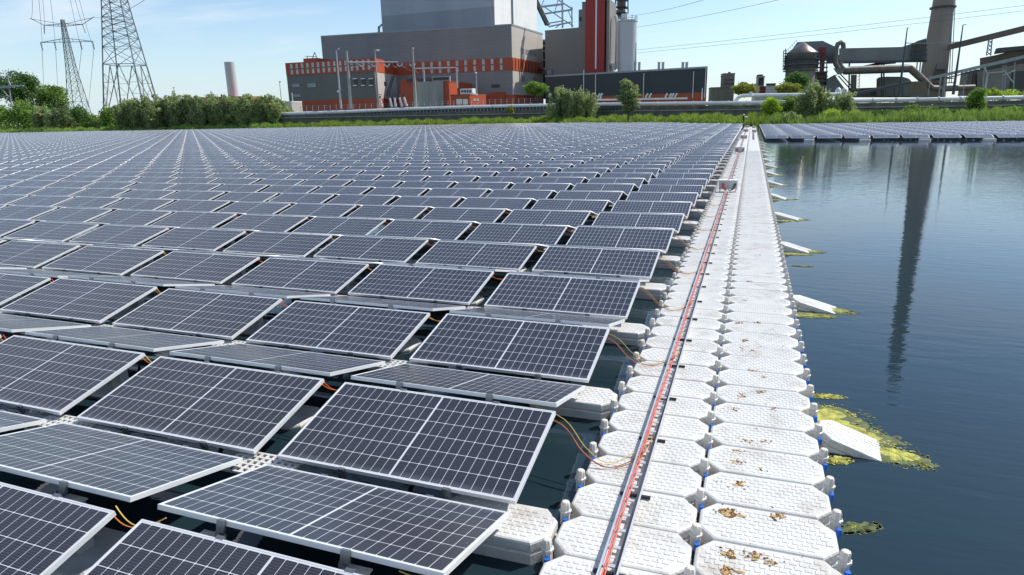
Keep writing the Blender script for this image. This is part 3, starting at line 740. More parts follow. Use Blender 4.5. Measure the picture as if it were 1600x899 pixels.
# ------------------------------------------------------------------ buildings: facades are laid out in metres from sight lines
class Facade:
    """a vertical wall from A to B (u, v on the ground); positions on it as metres along and height"""
    def __init__(s, A, B):
        s.A = Vector(A); s.B = Vector(B); s.L = (s.B-s.A).length; s.d = (s.B-s.A)/s.L; s.n = Vector((s.d.y, -s.d.x))
        if s.n.dot(s.A+s.B) > 0: s.n = -s.n
    def hit(s, px, py):
        a, b = ray(px, py)         # u = a v ; solve on the wall line
        den = s.d.x - a*s.d.y
        t = (a*s.A.y - s.A.x)/den; v = s.A.y + t*s.d.y
        return t, CZ + b*v
    def P(s, t, z, out=0):
        q = s.A + s.d*t + s.n*out; return world(q.x, q.y, z)
    def slab(s, mb, t0, t1, z0, z1, out=.12, back=-.01):
        p = [s.P(t0, z0, back), s.P(t1, z0, back), s.P(t1, z0, out), s.P(t0, z0, out)]
        mb.prism([(q.x, q.y) for q in p], z0, z1); return mb
    def px(s, mb, x0, y0, x1, y1, out=.12, back=-.01):
        xm = (x0+x1)/2; ym = (y0+y1)/2
        t0, _ = s.hit(x0, ym); t1, _ = s.hit(x1, ym); _, z1 = s.hit(xm, y0); _, z0 = s.hit(xm, y1)
        return s.slab(mb, min(t0, t1), max(t0, t1), z0, z1, out, back)
def fp(*uv): return [(world(u, v).x, world(u, v).y) for u, v in uv]
def quad_fp(A, B, depth_vec): A, B, dv = Vector(A), Vector(B), Vector(depth_vec); return fp(A, B, B+dv, A+dv)
GB = LAND-.3

# ---- main power station
C0 = uvp(800, 100, 300); CL = uvp(505, 100, 327); CR = uvp(848, 100, 336)
front = Facade(CL, C0); side = Facade(C0, CR)
root = empty('power_station', world(*C0, GB), 'huge grey power station hall with orange band and white boiler house on top', 'power station')
ztop = zat(800, 38, 300); dvec = Vector(CR)-Vector(C0)
zb0, zb1, zr1 = front.hit(799, 110)[1], front.hit(799, 90)[1], front.hit(799, 148)[1]
def layered(A, B, dv, z0, z1, mf, ms, nf='wall', nside='side_wall', rt=root):
    """a block with separate front and side colours; some sides have sunlight painted in"""
    A, B, dv = Vector(A), Vector(B), Vector(dv)
    mb = MB(); mb.prism(quad_fp(A, B, dv), z0, z1); mb.build(nf, mf, rt)
    f = Facade(tuple(B), tuple(B+dv)); m2 = MB(); f.slab(m2, 0.0, f.L, z0, z1-.02, .08, .012); m2.build(nside, ms, rt)
layered(CL, C0, dvec, GB, ztop, M['grey_hall'], M['sunlit_side'])
m1 = MB(); front.slab(m1, 0, front.L, zb0, zb1, .15); m1.build('orange_band', M['red_clad'], root)
m1 = MB(); side.slab(m1, 0, side.L, zb0, zb1, .25, .1); m1.build('orange_band', M['red_clad'], root)
m1 = MB(); front.slab(m1, 0, front.L, GB, zr1, .15); m1.build('orange_base', M['red_clad'], root)
m1 = MB(); side.slab(m1, 0, side.L, GB, zr1, .25, .1); m1.build('orange_base', M['red_clad'], root)
def window(fac, x0, y0, x1, y1, rt, out=.22, split=.5, mt='strip', frame='steel_pale'):
    a = MB(); fac.px(a, x0, y0, x1, y1, out, out-.1); o = a.build('window', M[mt], rt)
    if split: 
        h = (y1-y0)*.03+.25; ym = y0+(y1-y0)*split; b = MB(); fac.px(b, x0, ym-h, x1, ym+h, out+.05, out+.005)
        f = b.build('mullion', M['steel_dark'], None, origin=tuple(rt.location)); f.location = (0, 0, 0); f.parent = o
    return o
for x in (661.7, 674.7, 687.7, 701, 714.6, 728, 741.9, 755.5, 769.3, 783.3):
    s = 97.5-(x-655)*(97.5-91)/128
    window(front, x-2, s+.6, x+2, s+18.6, root)
for i in range(8):
    x = 804+i*5.2; y = 91+(x-800)*.19; w_ = 1.0
    a = MB(); side.px(a, x, y+1, x+w_, y+17, .32, .24); a.build('window', M['darkgap'], root)
for i in range(4): window(side, 815+i*6, 76.5+i*1.3, 818.8+i*6, 84+i*1.3, root, .2, 0, 'steel')
for x, y in ((815, 119), (832.5, 121.5)): window(side, x, y, x+4.6, y+9.5, root, .2, 0, 'steel')
for x0, y0, x1, y1 in ((768, 132, 781, 137),): window(front, x0, y0, x1, y1, root, .2, 0, 'steel_dark')
a = MB(); front.px(a, 765.5, 144, 789.5, 163, .9, .1); a.build('loading_door', M['red_clad'], root)
a = MB(); side.slab(a, 0, side.L, ztop-.6, ztop+.15, .2, .09); front.slab(a, 0, front.L, ztop-.5, ztop+.15, .14, .0); a.build('parapet', M['steel'], root)
# boiler house on the roof
B0 = uvp(597, 40, 345); B1 = uvp(773, 40, 322); B2 = uvp(839, 40, 372)
bf = Facade(B0, B1); zs = bf.hit(771, 10)[1]; dv2 = Vector(B2)-Vector(B1)
layered(B0, B1, dv2, ztop-1, zs, M['boiler_low'], M['white_clad'])  # white side against grey front: sun and shade put into the colours
layered(B0, B1, dv2, zs+.004, zs+42, M['boiler_high'], M['white_clad'])
bs = Facade(B1, B2); a = MB(); bs.px(a, 798.2, -40, 801, 38, .25, .09); a.build('service_slot', M['darkgap'], root)
a = MB(); a.bar(pt(592, 41, 335), pt(592, 52, 335), .8); a.bar(pt(592, 44, 335), pt(597, 38, 335), .7); a.build('roof_vent', M['steel'], root)
# ---- lower block at the left end
L0 = uvp(449, 130, 306); L1 = uvp(586.5, 130, 290); L2 = uvp(622, 130, 318)
lf = Facade(L0, L1); ls = Facade(L1, L2); dv3 = Vector(L2)-Vector(L1)
root2 = empty('turbine_hall', world(*L1, GB), 'lower grey block left of the power station with windows along its orange top band', 'building')
zt = lf.hit(586, 91)[1]; zb = lf.hit(586, 112)[1]; zr = lf.hit(586, 153.5)[1]
layered(L0, L1, dv3, GB, zt, M['grey_dark'], M['sunlit_side'], rt=root2)
for nm, z0, z1 in (('orange_band', zb, zt+.1), ('orange_base', GB, zr)):
    a = MB(); lf.slab(a, 0, lf.L, z0, z1, .15); ls.slab(a, 0.003, ls.L, z0, z1, .25, .1); a.build(nm, M['red_clad'], root2)
for x in (456.2, 464.6, 473, 481.2, 489.5, 497.8, 506.2, 514.5, 523.2, 532.3, 540.8, 549.9, 558.6, 568, 576.7):
    y = 99.6-(x-449)*.063; window(lf, x-1.9, y+1.2, x+1.7, y+17.5, root2)
for x0, y0, x1, y1 in ((457, 131, 469, 136.5), (481, 130.5, 494, 136.5), (459, 147.5, 470, 152)): window(lf, x0, y0, x1, y1, root2, .2, 0, 'steel')
for x in (553, 565.5, 577.5):
    window(lf, x, 124, x+5.5, 133, root2, .2, 0, 'darkgap')
    a = MB(); lf.px(a, x-.3, 122.6, x+5.8, 124, .8, .1); a.build('hood', M['boxlid'], root2)
    a = MB(); lf.px(a, x+.3, 133, x+5.4, 134.6, .7, .1); a.build('hood', M['boxlid'], root2)
A_, B_ = uvp(474, 95, 309), uvp(496, 95, 306.5); a = MB(); a.prism(quad_fp(A_, B_, (3, 12)), zt-1, zat(485, 91, 307)); a.build('roof_house', M['red_clad'], root2)
a = MB(); 
for p_, q_ in (((488, 92), (491.5, 82)), ((491.5, 82), (495.5, 91)), ((477, 88), (495, 89)), ((480, 93), (480, 88))): a.bar(pt(*p_, 304), pt(*q_, 304), .22)
a.build('roof_frame', M['steel_dark'], root2)
a = MB(); ls.px(a, 600, 128, 603, 134, .3, .1); a.build('vent', M['darkgap'], root2)
a = MB(); a.bar(pt(616, 118, 285), pt(606, 150, 285), .6); a.bar(pt(613, 118, 285), pt(603, 150, 285), .25); a.build('flue', M['steel_dark'], root2)

# ---- concrete transformer house
def block(name, label, cat, xs, v0, v1, ytop, mf, ms=None, dvv=(4, 14), ref=None, extra=None, base=None):
    """xs = (left, right) px of the front face at depths v0, v1; ytop at the right end"""
    A, B = uvp(xs[0], ytop, v0), uvp(xs[1], ytop, v1)
    rt = empty(name, world(*B, GB), label, cat); z1 = zat(xs[1], ytop, v1)
    z0 = GB if base is None else base
    if ms: layered(A, B, dvv, z0, z1, M[mf], M[ms], rt=rt)
    else: MB().prism(quad_fp(A, B, dvv), z0, z1).build('wall', M[mf], rt)
    MB().prism([(p_[0], p_[1]) for p_ in quad_fp((A[0]-.15, A[1]-.15), (B[0]+.15, B[1]-.15), (dvv[0], dvv[1]+.3))], z1+.004, z1+.35).build('coping', M[ms] if ms and ms.startswith('red') else M[mf], rt)
    return rt, Facade(A, B), Facade(B, (B[0]+dvv[0], B[1]+dvv[1])), z1
rt, f1, f2, z1 = block('transformer_house', 'orange clad annex with a bare concrete front wall beside the substation', 'building', (624, 701), 286, 282, 128.5, 'red_clad', 'red_clad', (8.5, 24))
a = MB(); f1.px(a, 651, 127.6, 693.5, 166, .9, -.01); a.build('concrete_wall', M['concrete'], rt)
a = MB(); f1.px(a, 624, 124, 645, 131, -2, -8); a.build('upper_step', M['red_clad'], rt)
a = MB()
for i in range(11): a.bar(pt(637+i*5.6, 128.5, 286), pt(637+i*5.6, 121+1.2*math.sin(i*2), 286), .35)
a.bar(pt(636, 124.5, 286), pt(704, 123, 286), .5); a.bar(pt(636, 127, 286), pt(704, 126, 286), .5); a.build('roof_pipework', M['steel_dark'], rt)
a = MB().box((0, 0, 0), (0, 0, 0)); a = MB(); ff = Facade(uvp(676, 122, 285), uvp(704, 122, 284)); ff.px(a, 676.5, 119.5, 704, 127.4, 1.5, 0); a.build('roof_duct', M['concrete'], rt)
a = MB(); ff.px(a, 678, 121.5, 702.5, 125.6, 1.6, 1.45); a.build('duct_grille', M['steel_dark'], rt)
rt, f1, f2, z1 = block('service_building', 'small orange building with pale doors and a white unit on its roof', 'building', (704, 733.5), 268, 265, 148.6, 'red_clad', 'red_clad', (6.0, 9))
for x0, x1 in ((713.5, 722), (723.5, 731)): a = MB(); f1.px(a, x0, 155, x1, 163.5, .15); a.build('door', M['boxlid'], rt)
for x0 in (739, 744): a = MB(); f2.px(a, x0, 154.6, x0+3.4, 158, .2, .09); a.build('window', M['strip'], rt)
ff = Facade(uvp(719, 140, 268), uvp(738, 140, 266)); a = MB(); ff.px(a, 719, 138.6, 738, 147.9, 0, -3); a.build('roof_unit', M['white_clad'], rt)
for i in range(4): a = MB(); ff.px(a, 721+i*4.1, 141, 723.8+i*4.1, 144.8, .12, .004); a.build('fan_opening', M['darkgap'], rt)
a = MB(); a.tube([pt(739, 148.5, 262), pt(739, 145.5, 262)], .5, 8); a.tube([pt(744, 149, 262), pt(744, 146, 262)], .5, 8); a.build('roof_vent', M['boxlid'], rt)

# ---- substation yard: posts, beams, bushings
def mast(name, label, cat, top, bot, v, w0, w1, m_='concrete', arms=()):
    rt = empty(name, pt(*bot, v), label, cat, None); p_, q_ = pt(*bot, v), pt(*top, v)
    q_ = Vector((p_.x, p_.y, q_.z))
    MB().tube([p_, p_.lerp(q_, .5), q_], [w0, (w0+w1)/2, w1], 8).build('shaft', M[m_], rt, smooth=True)
    for nm, pa, pb, ww, mm in arms: MB().tube([pt(*pa, v), pt(*pb, v)], ww, 6).build(nm, M[mm], rt)
    return rt
mast('gantry_post', 'thick pale gantry post at the left of the substation, right of the street lamp', 'post', (542, 80), (548.5, 170), 262, .75, .38, 'concrete', [('crossarm', (543, 98), (590, 97), .28, 'steel_pale')])
mast('gantry_post', 'pale gantry post before the corner of the lower grey block', 'post', (589.6, 78), (591.5, 168), 266, .55, .28, 'concrete', [('crossarm', (590, 97), (622, 97.5), .24, 'steel_pale'), ('finial', (588, 79), (592.6, 79), .25, 'boxlid')])
mast('gantry_post', 'tall pale gantry post in front of the concrete transformer house', 'post', (645.3, 74.5), (649.5, 168), 256, .66, .30, 'concrete', [('crossarm', (647.5, 107.5), (714, 106), .22, 'steel_pale'), ('finial', (644.5, 76), (646.5, 76), .3, 'boxlid')])
mast('gantry_post', 'thin post standing on the roof edge of the transformer house', 'post', (662, 108), (663, 128), 284, .35, .3, 'steel_pale')
mast('gantry_post', 'thin post at the right end of the substation beam', 'post', (713.6, 105), (714.4, 138), 270, .32, .3, 'steel_pale')
mast('street_lamp', 'tall grey street lamp left of the thickest gantry post', 'lamp', (527, 78), (533, 170), 258, .42, .2, 'steel_pale', [('lamp_head', (527, 78), (530.5, 76), .25, 'steel_pale'), ('sign', (527, 143.5), (530, 143.2), .4, 'boxlid')])
mast('street_lamp', 'slim lamp post in front of the grey hall right of the transformer house', 'lamp', (743.2, 114.5), (745, 146), 272, .2, .13, 'steel_pale', [('lamp_head', (742.2, 114.2), (745.2, 114.2), .3, 'boxlid')])
mast('street_lamp', 'thin lamp post at the left end of the lower grey block', 'lamp', (437.5, 128), (440, 160), 262, .18, .12, 'steel_pale', [('lamp_head', (436, 128), (439, 128), .22, 'steel_pale')])
mast('street_lamp', 'thin post by the white shed', 'lamp', (456.6, 145), (457.3, 158), 260, .18, .12, 'boxlid')
for i, (x, yb, lean) in enumerate(((594, 168, 3.5), (608.8, 167.5, 4), (616.5, 167, 2), (624, 166.5, 4.5), (631.3, 166, 4.5))):
    rt = empty('bushing', pt(x, yb, 258), f'white porcelain bushing of the substation, {nth(i+1)} from the street lamp', 'insulator', 'bushings in the substation')
    pts = [pt(x+lean, yb, 258), pt(x+lean*.5, yb-6, 258), pt(x, yb-14, 258)]
    MB().tube(pts, [.5, .4, .35], 8).build('column', M['insul'], rt, smooth=True)
    MB().tube([pt(x, yb-14, 258), pt(x-.4, yb-18-(i % 2)*3, 258)], .35, 6).build('tip', M['steel_dark'], rt)
    MB().bar(pt(x-2, yb-20-(i % 2)*2, 258), pt(x+3, yb-20-(i % 2)*2, 258), .2).build('terminal', M['steel_dark'], rt)
def sag(p, q, s, n_=14): return [p.lerp(q, i/n_) - Vector((0, 0, s*4*(i/n_)*(1-i/n_))) for i in range(n_+1)]
def wire(p, q, s, r, label, grp, m_='wire', name='power_line'):
    return tag(MB().tube(sag(p, q, s), r, 4).build(name, M[m_], origin=tuple(p)), label, 'cable', grp)
for i in range(7):
    x0 = 548+i*13; wire(pt(x0, 98, 262), pt(x0+10, 99, 264), 1.6, .09, f'drooping jumper under the substation beam, {nth(i+1)} from its left end', 'substation jumpers')
for i, (a_, b_) in enumerate((((592, 97), (646, 103)), ((622, 98), (660, 112)), ((628, 97), (680, 109)), ((634, 96), (700, 108)), ((648, 109), (662, 112)))):
    wire(pt(*a_, 266), pt(*b_, 262), 1.2, .09, f'slack conductor over the transformer yard, {nth(i+1)} from its left end', 'substation conductors')
for i in range(5):
    x0 = 560+i*20; wire(pt(x0, 100, 262), pt(x0+9, 99.5, 262), .9, .22, f'pale insulator string hung along the substation beam, {nth(i+1)} from its left end', 'insulator strings', 'insul', 'insulator_string')
# security fence along the yard
fr = empty('fence', pt(640, 170, 252), 'thin wire mesh fence along the yard behind the white pipe', 'fence')
ps = [(470+i*9.2, 176.5-(470+i*9.2-470)*.0335) for i in range(42)]
for x, y in ps[:40]: MB().bar(pt(x, y, 252), pt(x, y-11, 252), .1).build('fence_post', M['steel_pale'], fr)
a = MB()
for j in range(3): a.tube([pt(x, y-3.5-j*3.4, 252) for x, y in ps], .035, 4)
tag(a.build('fence_wire', M['steel_pale'], fr), kind='stuff')

# ---- middle complex
rt, f1, f2, z1 = block('boiler_annex', 'blank brown grey block between the power station and the red tower', 'building', (851.5, 914.5), 322, 312, 43.5, 'brown_clad', None, (10, 30))
rt2, f1, f2, z1 = block('stair_block', 'narrow brown grey block rising behind the left edge of the red tower', 'building', (909.5, 916), 316, 315, 4, 'brown_clad', None, (3, 10))
a = MB(); ff = Facade(uvp(904, 30, 317), uvp(909.4, 30, 316)); ff.px(a, 904, 15, 909.4, 43, 0, -6); a.build('lower_step', M['brown_clad'], rt2)
a = MB(); ff.px(a, 905, 27, 908.5, 33, .3, .004); a.build('opening', M['darkgap'], rt2)
rt, f1, f2, z1 = block('red_tower', 'tall red lift tower with a thin white strip up its face', 'tower', (915.3, 945.8), 306, 303, -60, 'red_tower', 'red_clad', (3.2, 9.5))  # orange right side: sunlight on the red cladding put into its colour
a = MB(); f1.px(a, 930.6, -60, 932.8, 108, .25); a.build('white_strip', M['boxlid'], rt)
A_, B_ = uvp(948.2, 50, 310), uvp(951, 50, 309.5)
rt = empty('tower_block', world(*B_, GB), 'brown grey tower block with sloping top, right of the red tower', 'building')
a = MB(); pl = [uvp(947.5, 50, 303), uvp(952, 50, 302), uvp(962, 50, 311), uvp(950, 50, 314)]
a.prism(fp(*pl), GB, 0, [zat(948, -3, 303), zat(952, -1, 302), zat(962, 7, 311), zat(950, -3, 314)]); a.build('wall', M['brown_clad'], rt)
a = MB(); a.tube([pt(961, 24, 305), pt(964, 32, 305), pt(965.5, 60, 305), pt(965.2, 108, 305)], .75, 8); a.build('downpipe', M['pipe'], rt, smooth=True)
a = MB(); f = Facade(uvp(955.5, 100, 305), uvp(962, 100, 305)); f.px(a, 955.5, 99, 962, 108, 0, -3); a.build('cabinet', M['boxlid'], rt)
# silo
c_ = uvp(980.3, 60, 300); r_ = (993.8-967)/2/F*300*cp*1.04; zt_ = zat(980, 32.5, 300)
rt = empty('silo', world(*c_, GB), 'tall pale round silo with railings on its flat top', 'silo'); p_ = world(*c_, 0)
MB().lathe((p_.x, p_.y, 0), [(r_, GB), (r_, zt_-.6), (r_+.25, zt_-.55), (r_+.25, zt_), (r_*.3, zt_+.6)], 48).build('body', M['silo'], rt, smooth=True)
a = MB()
for j in range(14):
    t_ = j/14*6.283; x_, y_ = p_.x+r_*math.cos(t_), p_.y+r_*math.sin(t_); a.bar((x_, y_, zt_), (x_, y_, zt_+1.7), .14)
for zz in (.9, 1.7): a.tube([(p_.x+r_*math.cos(j/20*6.283), p_.y+r_*math.sin(j/20*6.283), zt_+zz) for j in range(21)], .07, 4)
tag(a.build('railing', M['steel'], rt), kind='stuff')
a = MB(); a.box((p_.x-2.4, p_.y-2, zt_+.6), (p_.x+.2, p_.y+1, zt_+2.6)); a.build('top_unit', M['boxlid'], rt)
a = MB(); a.bar(pt(993.9, 67, 298), pt(993.6, 108, 298), .28); a.build('ladder', M['steel'], rt)
# stair tower above the silo
rt = empty('stair_tower', pt(972, 28, 318), 'dark steel platform tower rising behind the silo', 'tower')
for x_ in (962, 971.5, 981.5): MB().bar(pt(x_, 110, 318), pt(x_-.3, -25, 318), .45).build('column', M['steel_dark'], rt)
for y_ in (25, 19.5, 10, -2, -14): MB().box(*[(min(a1_, b1_), min(a2_, b2_), z_) for (a1_, a2_), (b1_, b2_), z_ in ((tuple(pt(961, y_, 318))[:2], tuple(pt(982.5, y_, 324))[:2], zat(972, y_, 318)-.35),)][0:1], *[(max(a1_, b1_), max(a2_, b2_), z_) for (a1_, a2_), (b1_, b2_), z_ in ((tuple(pt(961, y_, 318))[:2], tuple(pt(982.5, y_, 324))[:2], zat(972, y_, 318)),)]).build('platform', M['steel_dark'], rt)
f = Facade(uvp(963, 5, 320), uvp(978, 5, 320)); a = MB(); f.px(a, 966, -25, 978, 10, 0, -4); a.build('cabin', M['brown_clad'], rt)
a = MB(); f.px(a, 963.5, 15, 977, 25, 0, -4); a.build('machinery', M['steel'], rt)
# open steel frame and inclined conveyor left of it
rt = empty('steel_frame', pt(879, 42, 315), 'open pale steel frame standing over the brown grey block', 'steel frame')
for nm, p1, p2, ww in (('post', (879, 44), (878.7, -3), .7), ('post', (893.7, 43), (893.5, 11), .55), ('beam', (845, 11), (878, 7), .75), ('beam', (850, 22), (893, 15.5), .7), ('beam', (855, 37), (880, 33), .5), ('beam', (857, 42), (892, 35), .6), ('brace', (849, 10), (880, 31), .4), ('brace', (866, 22), (872, 0), .3), ('brace', (869, -2), (895, 15), .5), ('brace', (887, 15), (893, 30), .3), ('brace', (880, 31), (896, 41), .4), ('brace', (845, 13), (851, -3), .3), ('brace', (868, 44), (880, 35), .4)):
    MB().bar(pt(*p1, 318), pt(*p2, 318), ww).build(nm, M['steel_pale'], rt)
rt = empty('inclined_conveyor', pt(848, 25, 345), 'brown inclined conveyor running down behind the white boiler house', 'conveyor')
MB().bar(pt(828, -20, 410), pt(857, 40, 410), 1.9).build('gallery', M['rust'], rt)
MB().bar(pt(826, -17, 411), pt(853, 40, 411), 1.0).build('underside', M['steel_dark'], rt)
rt = empty('pipe_rack', pt(850, 100, 340), 'dark pipe rack in the gap between the power station and the brown block', 'pipe rack')
for x_ in (848.5, 850.2, 852): MB().bar(pt(x_, 155, 341), pt(x_, 62, 341), .5).build('column', M['steel_dark'], rt)
for y_ in (64, 72, 80, 94): MB().bar(pt(846, y_, 340), pt(853.5, y_, 340), .8).build('deck', M['steel'], rt)
a = MB(); a.bar(pt(848, 110, 335), pt(858, 113, 318), 2.0); a.build('bridge', M['steel'], rt)

# dark low hall
A_, B_ = uvp(852, 120, 306), uvp(1105, 120, 268)
rt = empty('process_hall', world(*B_, GB), 'long low slate coloured hall with an orange base strip', 'building')
f1 = Facade(A_, B_); z1 = zat(1105, 104.6, 268); dvh = Vector((4.5, 22)); layered(A_, B_, dvh, GB, z1, M['hall_dark'], M['brown_clad'], rt=rt); f2 = Facade(B_, tuple(Vector(B_)+dvh))
zr = f1.hit(1100, 144.5)[1]; a = MB(); f1.slab(a, f1.hit(905, 150)[0], f1.L, GB, zr, .15); a.build('orange_base', M['red_clad'], rt)
a = MB(); f1.slab(a, 0, f1.L, z1-.5, z1+.2, .2, .0); a.build('parapet', M['steel'], rt)
for x_, y0_ in ((912.5, 109.5), (931, 116), (1006, 115), (1083.5, 112), (1102.5, 106)): a = MB(); f1.px(a, x_-.5, y0_, x_+.5, 153, .4, .16); a.build('downpipe', M['pipe'], rt)
for x_ in (992.5, 998.8, 1029.5, 1035.8, 1066.8, 1072.8):
    v_ = 290 - (x_-990)*.13; p_ = pt(x_, 107, v_); zt_ = zat(x_, 97.3, v_); MB().lathe((p_.x, p_.y, 0), [(.55, z1), (.55, zt_-.3), (.62, zt_-.3), (.62, zt_)], 12).build('roof_stack', M['steel_pale'], rt, smooth=True)
for i, x_ in enumerate((936, 939.5, 1010.5, 1016, 1041, 1047.5, 1051, 1056)):
    p_ = [pt(x_-1.5, 155, 262), pt(x_-.8, 150, 262), pt(x_+.8, 148, 262), pt(x_+2, 146.3, 262)]
    tag(MB().tube(p_, .33, 8).build('bent_pipe', M['pipe'], smooth=True, origin=tuple(p_[0])), f'short bent white pipe before the slate hall, {nth(i+1)} from the pair of willows', 'pipe', 'bent pipes before the slate hall')
mast('flag_pole', 'thin white pole before the right end of the slate hall', 'pole', (1095.7, 138), (1096.5, 157), 250, .2, .15, 'boxlid')
mast('street_lamp', 'thin lamp post between the slate hall and the small dark tower', 'lamp', (1126.7, 120), (1127.3, 140), 300, .2, .12, 'steel_dark', [('lamp_head', (1126, 120), (1128.4, 120), .25, 'steel_dark')])

# small towers and sheds between hall and old plant
rt, f1, f2, z1 = block('concrete_tower', 'small weathered dark concrete tower right of the slate hall', 'tower', (1130.3, 1148.5), 330, 330, 115.5, 'concrete_dark', None, (2, 10))
for y0_ in (124, 130): a = MB(); f1.px(a, 1132, y0_, 1147, y0_+2, .12); a.build('band', M['steel_dark'], rt)
a = MB(); f1.px(a, 1139.5, 112.5, 1141.5, 115, 0, -2); a.build('roof_house', M['concrete_dark'], rt)
rt, f1, f2, z1 = block('low_shed', 'low dark shed at the foot of the small dark concrete tower', 'shed', (1111, 1146), 315, 312, 136.8, 'concrete_dark', None, (2, 10))
rt, f1, f2, z1 = block('hoist_tower', 'narrow grey open hoist tower above the white and red shed', 'tower', (1182.4, 1194.8), 330, 330, 120, 'concrete', None, (2, 6))
a = MB(); f1.px(a, 1185.2, 121.5, 1192.5, 134, .12); a.build('opening', M['darkgap'], rt)
a = MB(); f1.px(a, 1186, 116.5, 1192, 120, 0, -3); f1.px(a, 1188, 126, 1190, 134, .2, .125); a.build('hoist', M['steel_dark'], rt)
rt, f1, f2, z1 = block('white_shed', 'long white shed with a red middle section', 'shed', (1181, 1232), 310, 306, 134.6, 'white_clad', None, (2, 10))
a = MB(); f1.px(a, 1186.5, 135, 1196, 148, .2); a.build('red_panel', M['maroon'], rt)
rt, f1, f2, z1 = block('dark_shed', 'dark roofed shed peeping over the white and red shed', 'shed', (1198, 1212), 330, 329, 131.4, 'hall_dark', None, (2, 6))

# ---- old plant with round kiln tower
V1 = 285
c_ = uvp(1251.8, 100, V1); r_ = (1275-1228.6)/2/F*V1*.90; p_ = world(*c_, 0)
rt = empty('kiln_tower', world(*c_, GB), 'round concrete tower ringed by dark walkways under a conical tin roof', 'tower')
zz = lambda y: zat(1252, y, V1)
MB().lathe((p_.x, p_.y, 0), [(r_, GB), (r_, zz(83.5))], 40).build('drum', M['concrete_dark'], rt, smooth=True)
MB().lathe((p_.x, p_.y, 0), [(r_+.4, zz(84)), (r_+.3, zz(83)), (.5, zz(66))], 40).build('cone_roof', M['cone'], rt, smooth=True)
for y_ in (110.5, 101.5, 93): MB().lathe((p_.x, p_.y, 0), [(r_+.05, zz(y_+1.0)), (r_+1.0, zz(y_+1.0)), (r_+1.0, zz(y_)), (r_+.05, zz(y_))], 40).build('gallery_ring', M['steel_dark'], rt)
a = MB()
for y_ in (101.5, 93, 86):
    for j in range(40):
        t_ = j/40*6.283; a.bar((p_.x+(r_+.6)*math.cos(t_), p_.y+(r_+.6)*math.sin(t_), zz(y_+7)), (p_.x+(r_+.6)*math.cos(t_), p_.y+(r_+.6)*math.sin(t_), zz(y_)), .35)
tag(a.build('ring_posts', M['steel_dark'], rt), kind='stuff')
a = MB()
for y_ in (80, 84, 88, 92, 97, 103, 109): a.bar(pt(1224, y_, V1), pt(1229.5, y_-.6, V1), .35)
a.bar(pt(1224.2, 80, V1), pt(1223.4, 111, V1), .3); a.bar(pt(1227.5, 76, V1), pt(1226.5, 111, V1), .3); a.build('side_stairs', M['steel_dark'], rt)
a = MB(); 
for i in range(6): a.bar(pt(1229+i*3.2, 84-i*3.6, V1), pt(1228.3+i*3.2, 81-i*3.6, V1), .14)
a.bar(pt(1228, 81, V1), pt(1245, 62.5, V1), .12); a.build('roof_rail', M['steel'], rt)
# headhouse behind it
def poly_block(name, label, cat, pts, v, depth, m_, rt=None, part='wall'):
    """upright slab cut to an outline, standing at depth v and going back by depth"""
    if rt is None: rt = empty(name, world(*uvp(pts[0][0], pts[0][1], v), GB), label, cat)
    fr_ = [pt(x, y, v) for x, y in pts]; off = world(ray(sum(q[0] for q in pts)/len(pts), 100)[0]*depth, depth)
    n_ = len(fr_); vs_ = fr_ + [q+off for q in fr_]
    a = MB().add(vs_, [tuple(range(n_)), tuple(range(2*n_-1, n_-1, -1))] + [(i, i+n_, (i+1) % n_+n_, (i+1) % n_) for i in range(n_)])
    a.build(part, M[m_], rt); return rt
rt = poly_block('headhouse', 'grey sheet metal headhouse with a sloping roof behind the round tower', 'building', [(1231, 86), (1246, 66), (1285.5, 64), (1307, 74), (1307, 92), (1294, 92), (1281, 92), (1231, 96)], V1+8, 14, 'plant_clad')
a = MB(); f = Facade(uvp(1280, 80, V1+7.8), uvp(1291, 80, V1+7.8)); f.px(a, 1280.3, 74, 1290, 83.5, .3, 0); a.build('maroon_panel', M['maroon'], rt)
rt = empty('stair_scaffold', pt(1284, 140, V1), 'dark stair scaffold with a maroon shaft right of the round tower', 'scaffold')
a = MB(); f = Facade(uvp(1280, 100, V1+2), uvp(1292, 100, V1+2)); f.px(a, 1284, 84, 1288, 128, 0, -2); a.build('shaft', M['maroon'], rt)
for x_ in (1276.5, 1281, 1291.5): MB().bar(pt(x_, 140, V1-1), pt(x_+.5, 84, V1-1), .35).build('column', M['steel_dark'], rt)
for y_ in (92, 99, 106, 113, 120, 127): MB().bar(pt(1274.5, y_, V1-1), pt(1293, y_-.5, V1-1), .55).build('landing', M['steel_dark'], rt)
a = MB(); f = Facade(uvp(1274, 130, V1+3), uvp(1292, 130, V1+3)); f.px(a, 1275.5, 113, 1291, 148, 0, -5); a.build('lower_wall', M['steel_dark'], rt)
